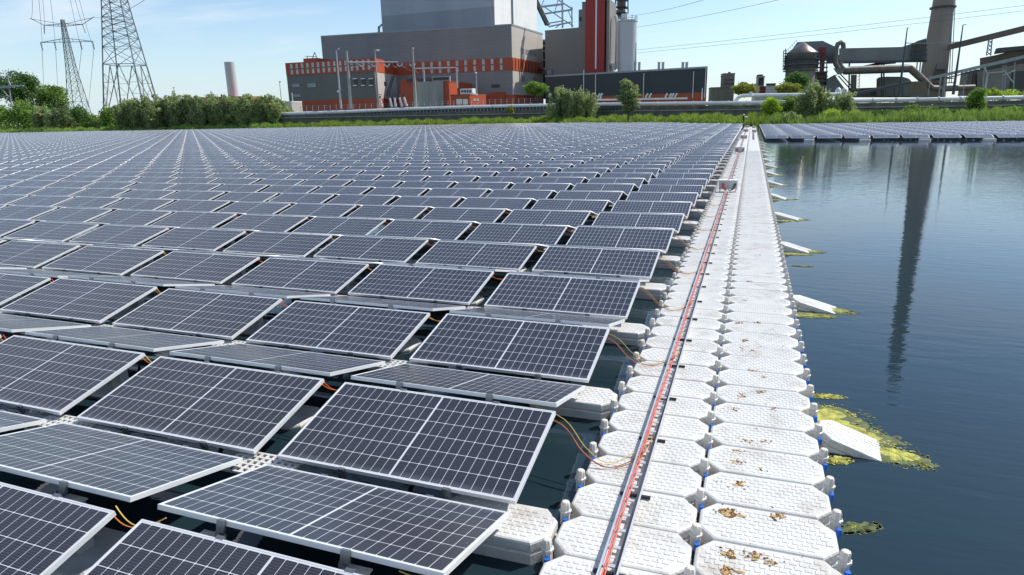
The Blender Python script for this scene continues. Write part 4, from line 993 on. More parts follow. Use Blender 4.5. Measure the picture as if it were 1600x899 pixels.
# conveyor gallery
rt = poly_block('conveyor_gallery', 'long grey sheet metal gallery bridging from the headhouse to the chimney', 'gallery', [(1311, 76.5), (1312, 75.8), (1409, 73.5), (1426, 68), (1434, 64), (1447, 60), (1449, 93), (1409, 95), (1311, 97.5)], V1+4, 8, 'plant_clad')
poly_block('', '', '', [(1292, 87), (1311, 86), (1311, 98), (1292, 98.5)], V1+5, 6, 'steel_dark', rt, 'link_bridge')
a = MB(); a.bar(pt(1310, 98, V1+3.2), pt(1448, 95.5, V1+3.2), .9); a.build('underbeam', M['steel_dark'], rt)
for x_ in (1326.5, 1377, 1380.5): a = MB(); a.bar(pt(x_, 150, V1+5), pt(x_+.6, 97, V1+5), .55); a.build('leg', M['steel_dark'], rt)
a = MB(); a.bar(pt(1310, 119, V1+3), pt(1330, 141, V1+3), .35); a.bar(pt(1313, 116, V1+3), pt(1333, 137, V1+3), .35); a.bar(pt(1307, 117, V1+3), pt(1292, 136, V1+3), .35); a.build('brace', M['steel_dark'], rt)
a = MB()
for i in range(7): a.bar(pt(1425+i*3.4, 96, V1+2.5), pt(1426+i*3.4, 68-i, V1+2.5), .4)
for y_ in (72, 79, 86): a.bar(pt(1424, y_, V1+2.5), pt(1449, y_-1, V1+2.5), .4)
a.build('end_scaffold', M['steel_dark'], rt)
for x_, y_ in ((1432, 112), (1437, 112), (1430, 95)): a = MB(); a.bar(pt(x_, y_, V1+2), pt(x_+1.5, 94, V1+2), .4); a.build('hanger', M['steel_dark'], rt)
# ducts
rt = empty('flue_duct', pt(1400, 108, V1-2), 'fat curved flue duct looping up from under the gallery and down to the chimney foot', 'duct')
MB().tube([pt(1310, 108, V1-3), pt(1305.5, 100, V1-3), pt(1306.5, 76, V1-3), pt(1309, 69, V1-3), pt(1314, 66.5, V1-3), pt(1317.5, 69, V1-3), pt(1318, 76, V1-3)], .95, 12).build('riser', M['rust'], rt, smooth=True)
MB().tube([pt(1312, 97, V1-1), pt(1312, 104, V1-1), pt(1318, 110, V1-1), pt(1330, 109.5, V1-1), pt(1370, 108, V1-1), pt(1410, 107, V1-1), pt(1421, 106, V1-1), pt(1428, 112, V1-1), pt(1448, 131, V1-1), pt(1456, 138, V1-1), pt(1470, 139, V1-1), pt(1522, 137, V1-1)], [1.2, 1.3, 1.4, 1.45, 1.45, 1.45, 1.5, 1.5, 1.3, 1.2, 1.2, 1.2], 14).build('duct', M['rust'], rt, smooth=True)
poly_block('', '', '', [(1302, 107), (1322, 106), (1316, 115), (1309, 116.5)], V1-4, 3, 'rust', rt, 'elbow_box')
rt = poly_block('sloping_gallery', 'thin dark gallery sloping gently under the long grey gallery', 'gallery', [(1316, 110), (1376, 97), (1400, 96), (1400, 99), (1376, 101), (1330, 112)], V1+9, 3, 'steel_dark')
a = MB(); a.bar(pt(1318, 116, V1+8), pt(1421, 112.5, V1+8), .5); a.build('rail_beam', M['steel_dark'], rt)
rt = poly_block('hopper_house', 'grey triangular hopper roof below the flue duct', 'building', [(1291, 146), (1291, 124), (1304, 117), (1320, 139), (1320, 146)], V1+2, 6, 'plant_clad')
rt = poly_block('support_pier', 'square concrete pier under the long grey gallery', 'pier', [(1328.5, 142), (1329.5, 117), (1338.8, 117), (1338, 142)], V1+6, 4, 'concrete_dark')
a = MB()
for i in range(5): a.bar(pt(1340, 141-i*5, V1+5), pt(1344, 138-i*5, V1+5), .2)
a.bar(pt(1342, 142, V1+5), pt(1343, 116, V1+5), .2); a.build('ladder', M['steel'], rt)
rt = poly_block('machine_house', 'grey machine house with rounded roof between the gallery legs and chimney', 'building', [(1369, 150), (1369.5, 124), (1373, 121), (1384, 120), (1410, 120), (1420, 123), (1424, 127), (1424, 150)], V1+14, 10, 'plant_clad')
a = MB(); f = Facade(uvp(1369, 130, V1+13.8), uvp(1376, 130, V1+13.8)); f.px(a, 1370.5, 126, 1374.5, 138, .15, 0); a.build('door', M['plant_brown'], rt)
rt = poly_block('rusty_bin', 'brown weathered bin beside the foot of the flue duct', 'bin', [(1419, 147), (1420, 128), (1436, 127), (1446, 128), (1450, 140), (1447, 147)], V1-6, 4, 'plant_brown')
rt = poly_block('low_plant_building', 'low dark building running along the foot of the old plant', 'building', [(1327, 152), (1327, 138.5), (1382, 136.5), (1450, 140), (1450, 152)], V1+20, 10, 'plant_clad')
rt = empty('sloping_conveyor', pt(1360, 145, V1-8), 'dark ground conveyor rising towards the machine house', 'conveyor')
a = MB(); a.bar(pt(1328, 149, V1-8), pt(1422, 129, V1-8), 1.1); a.build('belt_housing', M['steel_dark'], rt)
for i in range(6): a = MB(); a.bar(pt(1345+i*13, 151, V1-8), pt(1345+i*13, 146-i*2.7, V1-8), .35); a.build('leg', M['steel_dark'], rt)
for i, x_ in enumerate((1309, 1319)):
    p_ = pt(x_, 149, 205); tag(MB().lathe(tuple(p_), [(.9, -1), (.95, .4), (.9, 1.2), (.6, 1.9), (.2, 2.2)], 16).build('vent_cowl', M['pipe'], smooth=True, origin=tuple(p_)), f'white vent cowl at the end of the upper pipe, {("left", "right")[i]} one', 'vent')
# chimney
VC = 330
c_ = uvp(1461.5, 100, VC); p_ = world(*c_, 0)
def rad(w_): return w_/2/F*VC*.87
rt = empty('chimney', world(*c_, GB), 'massive tapering concrete chimney rising out of the top of the picture', 'chimney')
prof_ = [(rad(45), GB), (rad(40), zat(1458, 112, VC)), (rad(31.5), zat(1474, 0, VC)), (rad(24), 100), (rad(21), 138)]
MB().lathe((p_.x, p_.y, 0), prof_, 40).build('shaft', M['chimney'], rt, smooth=True)
zr = zat(1472, 12, VC); rr_ = rad(32.4); MB().lathe((p_.x, p_.y, 0), [(rr_, zr-.4), (rr_+.9, zr-.4), (rr_+.9, zr+.3), (rr_, zr+.3)], 32).build('ring_platform', M['steel_dark'], rt)
a = MB(); 
for i in range(12): pass
q0 = pt(1483, 130, VC-4); q1 = pt(1489, 0, VC-4); a.bar(q0, q1, .3); a.bar(q0+Vector((.9, 0, 0)), q1+Vector((.9, 0, 0)), .3); a.build('ladder', M['steel'], rt)
rt = poly_block('sampling_hut', 'small hut with a pale sunlit face at the chimney foot', 'hut', [(1459, 112), (1461, 107), (1463, 100), (1476, 99.5), (1477, 110), (1477, 124), (1456, 126)], VC-16, 5, 'plant_brown')
a = MB(); f = Facade(uvp(1463, 105, VC-16.2), uvp(1477, 105, VC-16.2)); f.px(a, 1463.5, 100, 1476, 108.5, .4, 0); a.build('upper_panel', M['brown_clad'], rt)
for i, y_ in enumerate((124, 131)): a = MB(); a.bar(pt(1452, y_, VC-17), pt(1490, y_-1.5, VC-17), .4); a.build('walkway', M['steel_dark'], rt)
# long belt conveyors on the right
rt = empty('belt_conveyor', pt(1545, 65, 315), 'brown enclosed belt conveyor climbing right from the chimney', 'conveyor')
a = MB(); A1, B1 = pt(1480, 75, 322), pt(1680, 26, 300)
for (x0, ya, yb_) in (): pass
def beam(mb, p0, p1, h, w_):
    d = (p1-p0); d.z = 0; s_ = Vector((-d.y, d.x, 0)).normalized()*w_/2; H = Vector((0, 0, h/2))
    mb.add([p0-s_-H, p0+s_-H, p0+s_+H, p0-s_+H, p1-s_-H, p1+s_-H, p1+s_+H, p1-s_+H], [(0,1,2,3),(7,6,5,4),(0,4,5,1),(1,5,6,2),(2,6,7,3),(3,7,4,0)])
beam(a, A1, B1, 2.3, 3); a.build('gallery', M['plant_brown'], rt)
a = MB(); beam(a, A1+Vector((0, 0, 1.3)), B1+Vector((0, 0, 1.3)), .28, 3.3); a.build('roof', M['steel'], rt)
tr = MB(); 
for sgn in (-1, 1):
    for dd in (0, 3): tr.bar(pt(1546.5+sgn*3.4-2, 87, 312+dd), pt(1546.5+sgn*2.6+1, 62, 312+dd), .4)
for i in range(4):
    y0_ = 87-i*6; tr.bar(pt(1541.5+i*.8, y0_, 312), pt(1549.5+i*.6, y0_-6, 312), .25); tr.bar(pt(1548.8+i*.6, y0_, 312), pt(1542.3+i*.8, y0_-6, 312), .25)
tr.build('trestle', M['steel'], rt)
rt = poly_block('storage_building', 'large brown storage building at the far right of the old plant', 'building', [(1531, 150), (1531, 91), (1555, 86.5), (1600, 75), (1700, 48), (1700, 150)], 300, 40, 'plant_brown')
poly_block('', '', '', [(1527, 112), (1548, 109), (1700, 80), (1700, 150), (1527, 150)], 297, 2.5, 'concrete_dark', rt, 'lower_wall')
poly_block('', '', '', [(1553, 84), (1556, 76), (1561, 75), (1600, 71.5), (1700, 40), (1700, 62), (1600, 78), (1580, 80)], 295, 4, 'steel_dark', rt, 'roof_conveyor')
for i in range(4): a = MB(); f = Facade(uvp(1506, 130, 299), uvp(1532, 130, 299)); f.px(a, 1506+i*6.6, 113-i*1.5, 1511.5+i*6.6, 150, 0, -3); a.build('buttress', M['concrete_dark'], rt)
a = MB(); f = Facade(uvp(1578, 130, 296.8), uvp(1640, 130, 296.8)); f.px(a, 1580, 111, 1640, 138, .2, 0); a.build('dark_opening', M['darkgap'], rt)
rt = empty('lower_conveyor', pt(1520, 108, 280), 'pale grey covered conveyor rising right in front of the storage building', 'conveyor')
a = MB(); beam(a, pt(1449, 123.5, 290), pt(1700, 66, 268), 1.25, 2.5); a.build('gallery', M['steel'], rt)
a = MB(); beam(a, pt(1472, 120, 288)-Vector((0, 0, .95)), pt(1700, 68, 268)-Vector((0, 0, .6)), .5, 2.2); a.build('truss', M['steel_dark'], rt)
for x_, yt in ((1470, 118), (1478, 117), (1538, 104), (1568, 97), (1572, 96), (1586, 93)):
    a = MB(); a.bar(pt(x_-3, 150, 281), pt(x_, yt, 281), .45); a.build('leg', M['steel'], rt)
for p1_, p2_ in (((1568, 118), (1586, 110)), ((1568, 110), (1584, 130)), ((1545, 114), (1570, 112))): a = MB(); a.bar(pt(*p1_, 280), pt(*p2_, 280), .35); a.build('brace', M['steel_pale'], rt)
mast('line_pole', 'tall dark pole before the long gallery, left of the chimney', 'pole', (1417, 44), (1404.5, 152), 230, .45, .16, 'steel_dark', [('lamp_head', (1417, 44.2), (1420, 43.8), .14, 'steel')])
mast('line_pole', 'tall dark pole right of the chimney', 'pole', (1504.3, 39), (1489.3, 148), 228, .45, .16, 'steel_dark', [('lamp_head', (1504, 39.4), (1510, 38.2), .14, 'steel')])
mast('street_lamp', 'short lamp post with bent head before the storage building', 'lamp', (1542, 115), (1538, 148), 228, .3, .22, 'steel_pale', [('lamp_head', (1542, 115), (1538.5, 106), .28, 'steel_pale')])
wire(pt(1416, 67.5, 230), pt(1500, 65.5, 229), .2, .16, 'greenish cable stretched between the two tall dark poles', None, 'steel')
for i, x_ in enumerate((1450, 1472, 1504)):
    mast('thin_mast', f'thin mast behind the white pipe near the chimney foot, {nth(i+1)} from the left', 'mast', (x_+2, 118+i*4), (x_, 150), 232, .14, .1, 'steel')

# ---- pipes, wall on the dyke
pipe_pts = [(420, 179.3, 262), (448, 178.2, 258), (540, 175.0, 256), (640, 170.6, 254), (740, 167.3, 250), (860, 164.6, 244), (1000, 162.6, 224), (1194, 160.6, 196), (1327, 158.3, 184), (1400, 156.7, 180), (1500, 154.5, 176), (1600, 152.6, 172), (1800, 148.5, 166)]
t_ = empty('white_pipeline', pt(800, 170, 246), 'long white insulated pipeline running along the whole dyke', 'pipeline')
MB().tube([pt(*q) for q in pipe_pts], [.62, .62, .62, .62, .6, .58, .56, .53, .5, .5, .5, .5, .5], 12).build('pipe', M['pipe'], t_, smooth=True)
a = MB()
for q0, q1 in zip(pipe_pts, pipe_pts[1:]):
    n_ = max(2, int((q1[0]-q0[0])/26))
    for i in range(n_):
        s = i/n_; c0 = pt(*[q0[j]*(1-s)+q1[j]*s for j in range(3)]); d_ = (pt(*q1)-pt(*q0)).normalized(); a.tube([c0-d_*.14, c0+d_*.14], .68, 12)
tag(a.build('joint_collars', M['steel_pale'], t_), kind='stuff')
t_ = empty('pipe_bundle', pt(700, 176, 248), 'dark bundle of pipes on closely spaced white brackets below the white pipeline', 'pipes')
low = [(x, y+5.6, v+.5) for x, y, v in pipe_pts[:7]]
MB().tube([pt(*q) for q in low], .75, 8).build('dark_pipe', M['steel_dark'], t_)
a = MB()
for q0, q1 in zip(low, low[1:]):
    n_ = max(2, int((q1[0]-q0[0])/5.4))
    for i in range(n_):
        s = i/n_; c0 = pt(*[q0[j]*(1-s)+q1[j]*s for j in range(3)]) - world(0, .9); a.bar(c0+Vector((0, 0, 1.0)), c0-Vector((0, 0, .95)), .16)
tag(a.build('brackets', M['steel_pale'], t_), kind='stuff')
wall_pts = [(380, 181.5, 192, 264), (448, 180.6, 190, 257), (640, 176.5, 188, 252), (860, 171.0, 186, 243), (930, 167, 185, 236), (1000, 166.5, 184, 223), (1194, 163.8, 182, 194), (1330, 161.5, 178, 182), (1500, 159, 176, 174), (1800, 152, 172, 164)]
t_ = empty('dyke_wall', pt(800, 180, 246), 'long weathered concrete retaining wall under the pipeline', 'wall')
vs_ = []
for x, y0_, y1_, v in wall_pts:
    zt_ = zat(x, y0_, v); u_, v_ = uvp(x, y0_, v); vs_ += [world(u_, v_, .8), world(u_, v_, zt_), world(u_, v_+.6, zt_), world(u_, v_+.6, .8)]
fs_ = [(i*4+j, (i+1)*4+j, (i+1)*4+(j+1) % 4, i*4+(j+1) % 4) for i in range(len(wall_pts)-1) for j in range(4)] + [(0, 1, 2, 3), (len(vs_)-1, len(vs_)-2, len(vs_)-3, len(vs_)-4)]
MB().add(vs_, fs_).build('concrete', M['wallc'], t_)
vs_ = []
for x, y0_, y1_, v in wall_pts:
    zt_ = zat(x, y0_+.35*(y1_-y0_), v); u_, v_ = uvp(x, y0_, v); vs_ += [world(u_, v_-.35, zt_-.25), world(u_, v_-.35, zt_), world(u_, v_-.02, zt_), world(u_, v_-.02, zt_-.25)]
MB().add(vs_, fs_).build('ledge', M['concrete'], t_)
up = [(1149, 158.5, 205), (1153, 153, 205), (1160, 149.8, 205), (1175, 149.2, 204), (1205, 148.7, 202), (1250, 148.3, 200), (1318, 147.5, 198)]
t_ = empty('upper_pipeline', pt(*up[3]), 'upper white pipe with an elbow behind the bright green tree', 'pipeline')
MB().tube([pt(*q) for q in up], .5, 12).build('pipe', M['pipe'], t_, smooth=True)
MB().tube([pt(1173, 150, 203), pt(1173.2, 143.6, 203)], .42, 10).build('valve_stub', M['pipe'], t_, smooth=True)
wire(pt(925, 156.4, 240), pt(1074, 153.8, 236), 0, .42, 'short straight white pipe in front of the slate hall', None, 'pipe', 'ground_pipe')

# ---- left: sheds, pale chimney, low orange building, gantry
rt, f1, f2, z1 = block('white_shed', 'small white shed behind the end of the willow hedge', 'shed', (446, 455), 268, 267, 159.8, 'white_clad', 'sunlit_side', (2.6, 5))
rt, f1, f2, z1 = block('low_building', 'low orange roofed building behind the willow hedge', 'building', (303, 392), 420, 415, 151.2, 'red_clad', None, (0, 20))
for x_ in (331, 346, 380, 385, 389): a = MB(); a.bar(pt(x_, 152, 418), pt(x_, 147.5, 418), .6); a.build('roof_vent', M['steel_dark'], rt)
c_ = uvp(361, 120, 430); p_ = world(*c_, 0); rr_ = lambda w_: w_/2/F*430*.92
rt = empty('pale_chimney', world(*c_, GB), 'short pale concrete chimney rising behind the willow hedge', 'chimney')
MB().lathe((p_.x, p_.y, 0), [(rr_(16.5), GB), (rr_(15.8), zat(356, 97.5, 430)), (rr_(15.8)*.8, zat(356, 97.5, 430)), (rr_(15.8)*.78, zat(356, 99.5, 430))], 32).build('shaft', M['silo'], rt, smooth=True)
for i, (x_, yt, yb) in enumerate(((272, 137, 150), (188, 158, 170), (137, 158, 168))): mast('street_lamp', f'distant lamp post behind the left shrubs, {nth(i+1)} from the pale chimney', 'lamp', (x_, yt), (x_+1, yb), 380, .2, .14, 'steel', [('lamp_head', (x_-2, yt), (x_+.5, yt+.5), .2, 'steel')])
rt = empty('line_gantry', pt(15, 160, 250), 'grey switch gantry with two crossarms among the trees at the left edge', 'gantry')
for nm, p1_, p2_, ww, mm in (('post', (12, 117), (18, 165), .35, 'steel'), ('crossarm', (-20, 119), (11, 121), .45, 'steel_pale'), ('crossarm', (-20, 137.5), (22, 135.5), .8, 'steel'), ('arm', (18, 134), (37, 134.3), .4, 'steel_pale'), ('brace', (11, 121), (17, 135), .25, 'steel'), ('brace', (0, 137), (14, 152), .25, 'steel')):
    MB().bar(pt(*p1_, 250), pt(*p2_, 250), ww).build(nm, M[mm], rt)

# ---- pylons
def lattice(mb, A, B, C, D_, lev, w_, zs_, style='x', inner=True):
    """four corner legs A..D: functions of height fraction -> point; lev = list of fractions"""
    legs = (A, B, C, D_)
    for lg in legs:
        for a_, b_ in zip(lev, lev[1:]): mb.bar(lg(a_), lg(b_), w_)
    for i in range(4):
        p_, q_ = legs[i], legs[(i+1) % 4]
        for j, (a_, b_) in enumerate(zip(lev, lev[1:])):
            mb.bar(p_(a_), q_(b_), w_*.5); mb.bar(q_(a_), p_(b_), w_*.5)
            if style == 'x': mb.bar(p_(b_), q_(b_), w_*.45)
def pylon(name, label, base_uv, half0, half1, z0, z1, lev, w_, rot, kpt=None):
    rt = empty(name, world(*base_uv, z0), label, 'pylon'); c = world(*base_uv, 0)
    def leg(i):
        sx_, sy_ = ((-1, -1), (1, -1), (1, 1), (-1, 1))[i]
        def f(t):
            h = half0*(1-t)+half1*t
            if kpt: h = half0+(kpt[1]-half0)*t/kpt[0] if t < kpt[0] else kpt[1]+(half1-kpt[1])*(t-kpt[0])/(1-kpt[0])
            x, y = sx_*h, sy_*h; x, y = x*math.cos(rot)-y*math.sin(rot), x*math.sin(rot)+y*math.cos(rot)
            return Vector((c.x+x, c.y+y, z0+(z1-z0)*t))
        return f
    a = MB(); lattice(a, leg(0), leg(1), leg(2), leg(3), lev, w_, 0); a.build('lattice_body', M['pylon'], rt)
    return rt, leg
# big one, cut by the top of the picture
VB = 300; cb = uvp(187, 160, VB); zb_ = LAND; zt1 = zat(180, 0, VB); H1 = zt1-zb_
half_b = (243-160)/2/F*VB*.76; half_t = (198.5-159)/2/F*VB*.68
lv = [0, .44]; 
rt, leg = pylon('big_pylon', 'tall lattice pylon whose head is cut off by the top of the picture', (cb[0], cb[1]+half_b), half_b, half_t*.55, LAND, LAND+H1*1.55, [.334, .423, .475, .515, .55, .575, .62, .66, .70, .74, .78, .82, .86, .90, .95, 1], .34, YAW+R(6), (.645, half_t))
a = MB()
for i in range(4):
    p_, q_ = leg(i), leg((i+1) % 4)
    a.bar(p_(0), p_(.334), .42); m_ = (p_(.334)+q_(.334))/2
    a.bar(p_(0), m_, .26); a.bar(q_(0), m_, .26); a.bar(p_(.334), q_(.334), .26)
    for s in (.06, .12, .18, .24):     # secondary bracing
        k_ = s/.334; d1 = p_(0).lerp(m_, k_); a.bar(p_(s), d1, .12); a.bar(p_(s+.05), d1, .12)
        d2 = q_(0).lerp(m_, k_); a.bar(q_(s), d2, .12); a.bar(q_(s+.05), d2, .12)
a.build('lattice_foot', M['pylon'], rt)
bigtop = leg(0)(1)
# far one with both crossarms
VF = 430; cf = uvp(121, 160, VF); z1f = zat(96.5, 31, VF)
rt, leg = pylon('far_pylon', 'slender lattice pylon with two crossarms far away on the left', (cf[0], cf[1]), (136-106)/2/F*VF*.93, .75, LAND, z1f, [0, .13, .25, .35, .44, .52, .59, .65, .71, .77, .83, .88, .93, 1], .30, YAW+R(10), (.55, 2.2))
ux = world(1, 0); 
ctr = lambda y: Vector((world(*cf).x, world(*cf).y, zat(98, y, VF)))
pxm = VF/F
def arm(y, l_, r_, ytl, ytr, under):
    a = MB(); c0 = ctr(y); pl, pr = c0 - ux*l_*pxm, c0 + ux*r_*pxm; pl.z += -(ytl-y)*pxm; pr.z += -(ytr-y)*pxm
    a.bar(pl, c0+Vector((0, 0, under[0])), .3); a.bar(pr, c0+Vector((0, 0, under[0])), .3); a.bar(pl, c0+Vector((0, 0, under[1])), .3); a.bar(pr, c0+Vector((0, 0, under[1])), .3)
    for s in (.25, .5, .72, .88):
        for e in (pl, pr): a.bar(e.lerp(c0+Vector((0, 0, under[0])), 1-s), e.lerp(c0+Vector((0, 0, under[1])), 1-s), .16)
    a.build('crossarm', M['pylon'], rt); return pl, pr
ua = arm(39, 28, 29, 39, 39, (.5, -1.0)); a = MB()
c0 = ctr(39); 
for sg in (-1, 1): a.bar(c0+ux*sg*28*pxm, c0+ux*sg*47*pxm+Vector((0, 0, 10*pxm)), .28); a.bar(c0+ux*sg*4*pxm+Vector((0, 0, .6)), c0+ux*sg*46*pxm+Vector((0, 0, 9*pxm)), .22); a.bar(c0+ux*sg*28*pxm, c0+ux*sg*30*pxm-Vector((0, 0, 12*pxm)), .3)
a.build('earth_horn', M['pylon'], rt)
la = arm(66, 38, 39, 66, 66, (2.2, 0)); c1 = ctr(66)
for q in (-38, -18, 20, 38): MB().tube([c1+ux*q*pxm, c1+ux*(q+1)*pxm-Vector((0, 0, 11*pxm))], .28, 6).build('insulator', M['pylon'], rt)
# conductors: from the far pylon towards and over the viewer's left
ends = [c1+ux*q*pxm-Vector((0, 0, 11*pxm)) for q in (-38, -18, 20, 38)] + [c0+ux*q*pxm-Vector((0, 0, 12*pxm)) for q in (-30, 30)] + [c0+ux*q*pxm+Vector((0, 0, 9*pxm)) for q in (-46, 46)]
tops = [(47, -60), (70, -60), (92, -60), (107, -60), (62, -60), (105, -80), (45, -90), (240, -60)]
for i, (e, tp) in enumerate(zip(ends, ((60, -8), (78, -8), (108, -8), (122, -8), (66, -8), (112, -20), (50, -10), (233, -5)))):
    wire(e, pt(*tp, 300), 2.5, .09, ['lowest conductor at the far left of the far pylon', 'second low conductor of the far pylon', 'third low conductor of the far pylon', 'lowest conductor at the right of the far pylon', 'upper left conductor of the far pylon', 'upper right conductor of the far pylon', 'left earth wire of the far pylon', 'right earth wire from the far pylon towards the big one'][i], None)
for i, e in enumerate(ends[:4]):
    wire(e, pt(70+i*22, 182, 900), 1, .14, f'conductor falling away behind the far pylon, {nth(i+1)} from the left', None)
for i, (a_, b_) in enumerate((((985, 44), (1230, -3)), ((985, 25), (1110, -3)), ((985, 79), (1700, -4)), ((985, 84), (1700, 5)))):
    wire(pt(*a_, 420), pt(*b_, 260), .8, .085, ['overhead line leaving the picture above the slate hall, lower one', 'overhead line leaving the picture above the slate hall, upper one', 'overhead line crossing before the chimney, upper one', 'overhead line crossing before the chimney, lower one'][i], None)

# ---- vegetation
def foliage(clumps, nleaf, size, rng, flat=.6):
    """leaf quads spread through overlapping clumps; thinner towards the rim"""
    tot = sum(c[3]*c[4]*c[5] for c in clumps)**1; V = []; 
    for cx_, cy_, cz_, rx, ry, rz in clumps:
        n_ = max(20, int(nleaf*(rx*ry*rz)/tot))
        d = rng.normal(size=(n_, 3)); d /= np.linalg.norm(d, axis=1)[:, None]
        rr = rng.uniform(.35, 1, n_)**.55 * (1+.22*np.sin(d[:, 0]*5+cx_)*np.sin(d[:, 2]*6+cy_)) + rng.normal(0, .05, n_)
        c = d*rr[:, None]*np.array([rx, ry, rz]) + np.array([cx_, cy_, cz_])
        V.append(c)
    c = np.concatenate(V); n_ = len(c)
    a = rng.normal(size=(n_, 3)); a /= np.linalg.norm(a, axis=1)[:, None]
    b = np.cross(a, rng.normal(size=(n_, 3))); b /= np.linalg.norm(b, axis=1)[:, None]
    s = (size*rng.uniform(.5, 1.3, n_))[:, None]
    q = np.stack([c-a*s, c-b*s*flat, c+a*s, c+b*s*flat], 1)
    return q.reshape(-1, 3)
def tree(name, label, cat, x0, x1, ytop, ybot, v, m_, seed, n_=1800, grp=None, kind='round', trunk=True, size=None):
    rng = np.random.default_rng(seed); rnd = random.Random(seed)
    L_, Rr = pt(x0, ybot, v), pt(x1, ybot, v); xm = (x0+x1)/2
    base = pt(xm, ybot, v); zt_ = zat(xm, ytop, v); w_ = (Rr-L_).length*1.12; base.z = max(base.z, .2); h = zt_-base.z
    rt = empty(name, base, label, cat, grp)
    cl = []; th = h*(.20 if trunk else .02)
    if kind == 'round':
        cl = [(0, 0, th+(h-th)*.5, w_*.42, w_*.40, (h-th)*.46)]
        for i in range(9):
            a = rnd.uniform(0, 6.28); e = rnd.uniform(-.6, 1); q = rnd.uniform(.24, .34)
            cl.append((math.cos(a)*w_*q*math.sqrt(1-min(1, e*e)*.8), math.sin(a)*w_*q, th+(h-th)*(.5+.30*e), w_*rnd.uniform(.13, .2), w_*.18, (h-th)*rnd.uniform(.13, .2)))
    elif kind == 'willow':
        for i in range(13):
            t_ = rnd.uniform(-1, 1); hh = rnd.uniform(.72, 1.0)*(1-.30*abs(t_)**2.2)
            cl.append((t_*w_*.36, rnd.uniform(-1, 1)*w_*.25, h*hh*.5, w_*rnd.uniform(.12, .18), w_*.17, h*hh*.5))
        for i in range(16):
            t_ = rnd.uniform(-1, 1); hh = rnd.uniform(.35, .95)*(1-.25*t_*t_)
            cl.append((t_*w_*.42, rnd.uniform(-1, .3)*w_*.3, h*hh, w_*rnd.uniform(.05, .11), w_*.08, h*rnd.uniform(.04, .10)))
    elif kind == 'column':
        for i in range(10):
            hh = i/9; cl.append((rnd.uniform(-.14, .14)*w_, rnd.uniform(-.1, .1)*w_, th+(h-th)*(.08+.86*hh), w_*.36*(1-.5*abs(hh-.45)**1.4*2), w_*.33, (h-th)*.12))
    elif kind == 'bush':
        for i in range(11):
            t_ = rnd.uniform(-1, 1); cl.append((t_*w_*.38, rnd.uniform(-.3, .3)*w_, h*rnd.uniform(.2, .62)*(1-.4*t_*t_), w_*rnd.uniform(.12, .22), w_*.16, h*rnd.uniform(.22, .38)))
    V_ = foliage(cl, int(n_*1.6), size or .0021*v*.72, rng, .55)
    co, si = math.cos(YAW), math.sin(YAW); X = V_[:, 0]*co - V_[:, 1]*si; Y = V_[:, 0]*si + V_[:, 1]*co
    V_ = np.stack([X, Y, np.maximum(V_[:, 2], .02)], 1)
    Q = np.arange(len(V_)).reshape(-1, 4); o = big_mesh('crown', V_, Q, [M[m_]]); o.parent = rt
    a = MB(); tw = max(.12, w_*.03); top = Vector((rnd.uniform(-.05, .05)*w_, 0, h*.8))
    a.tube([(0, 0, -.4), (0, 0, h*.3), tuple(top)], [tw*1.3, tw, tw*.3], 7)
    for i in range(5):
        an = rnd.uniform(0, 6.28); z_ = h*rnd.uniform(.12, .5); a.tube([(0, 0, z_), (math.cos(an)*w_*.25, math.sin(an)*w_*.25, z_+h*.3)], [tw*.6, tw*.2], 5)
    me_ = a.mesh('trunk', M['bark']); link('trunk', me_, rt)
    return rt
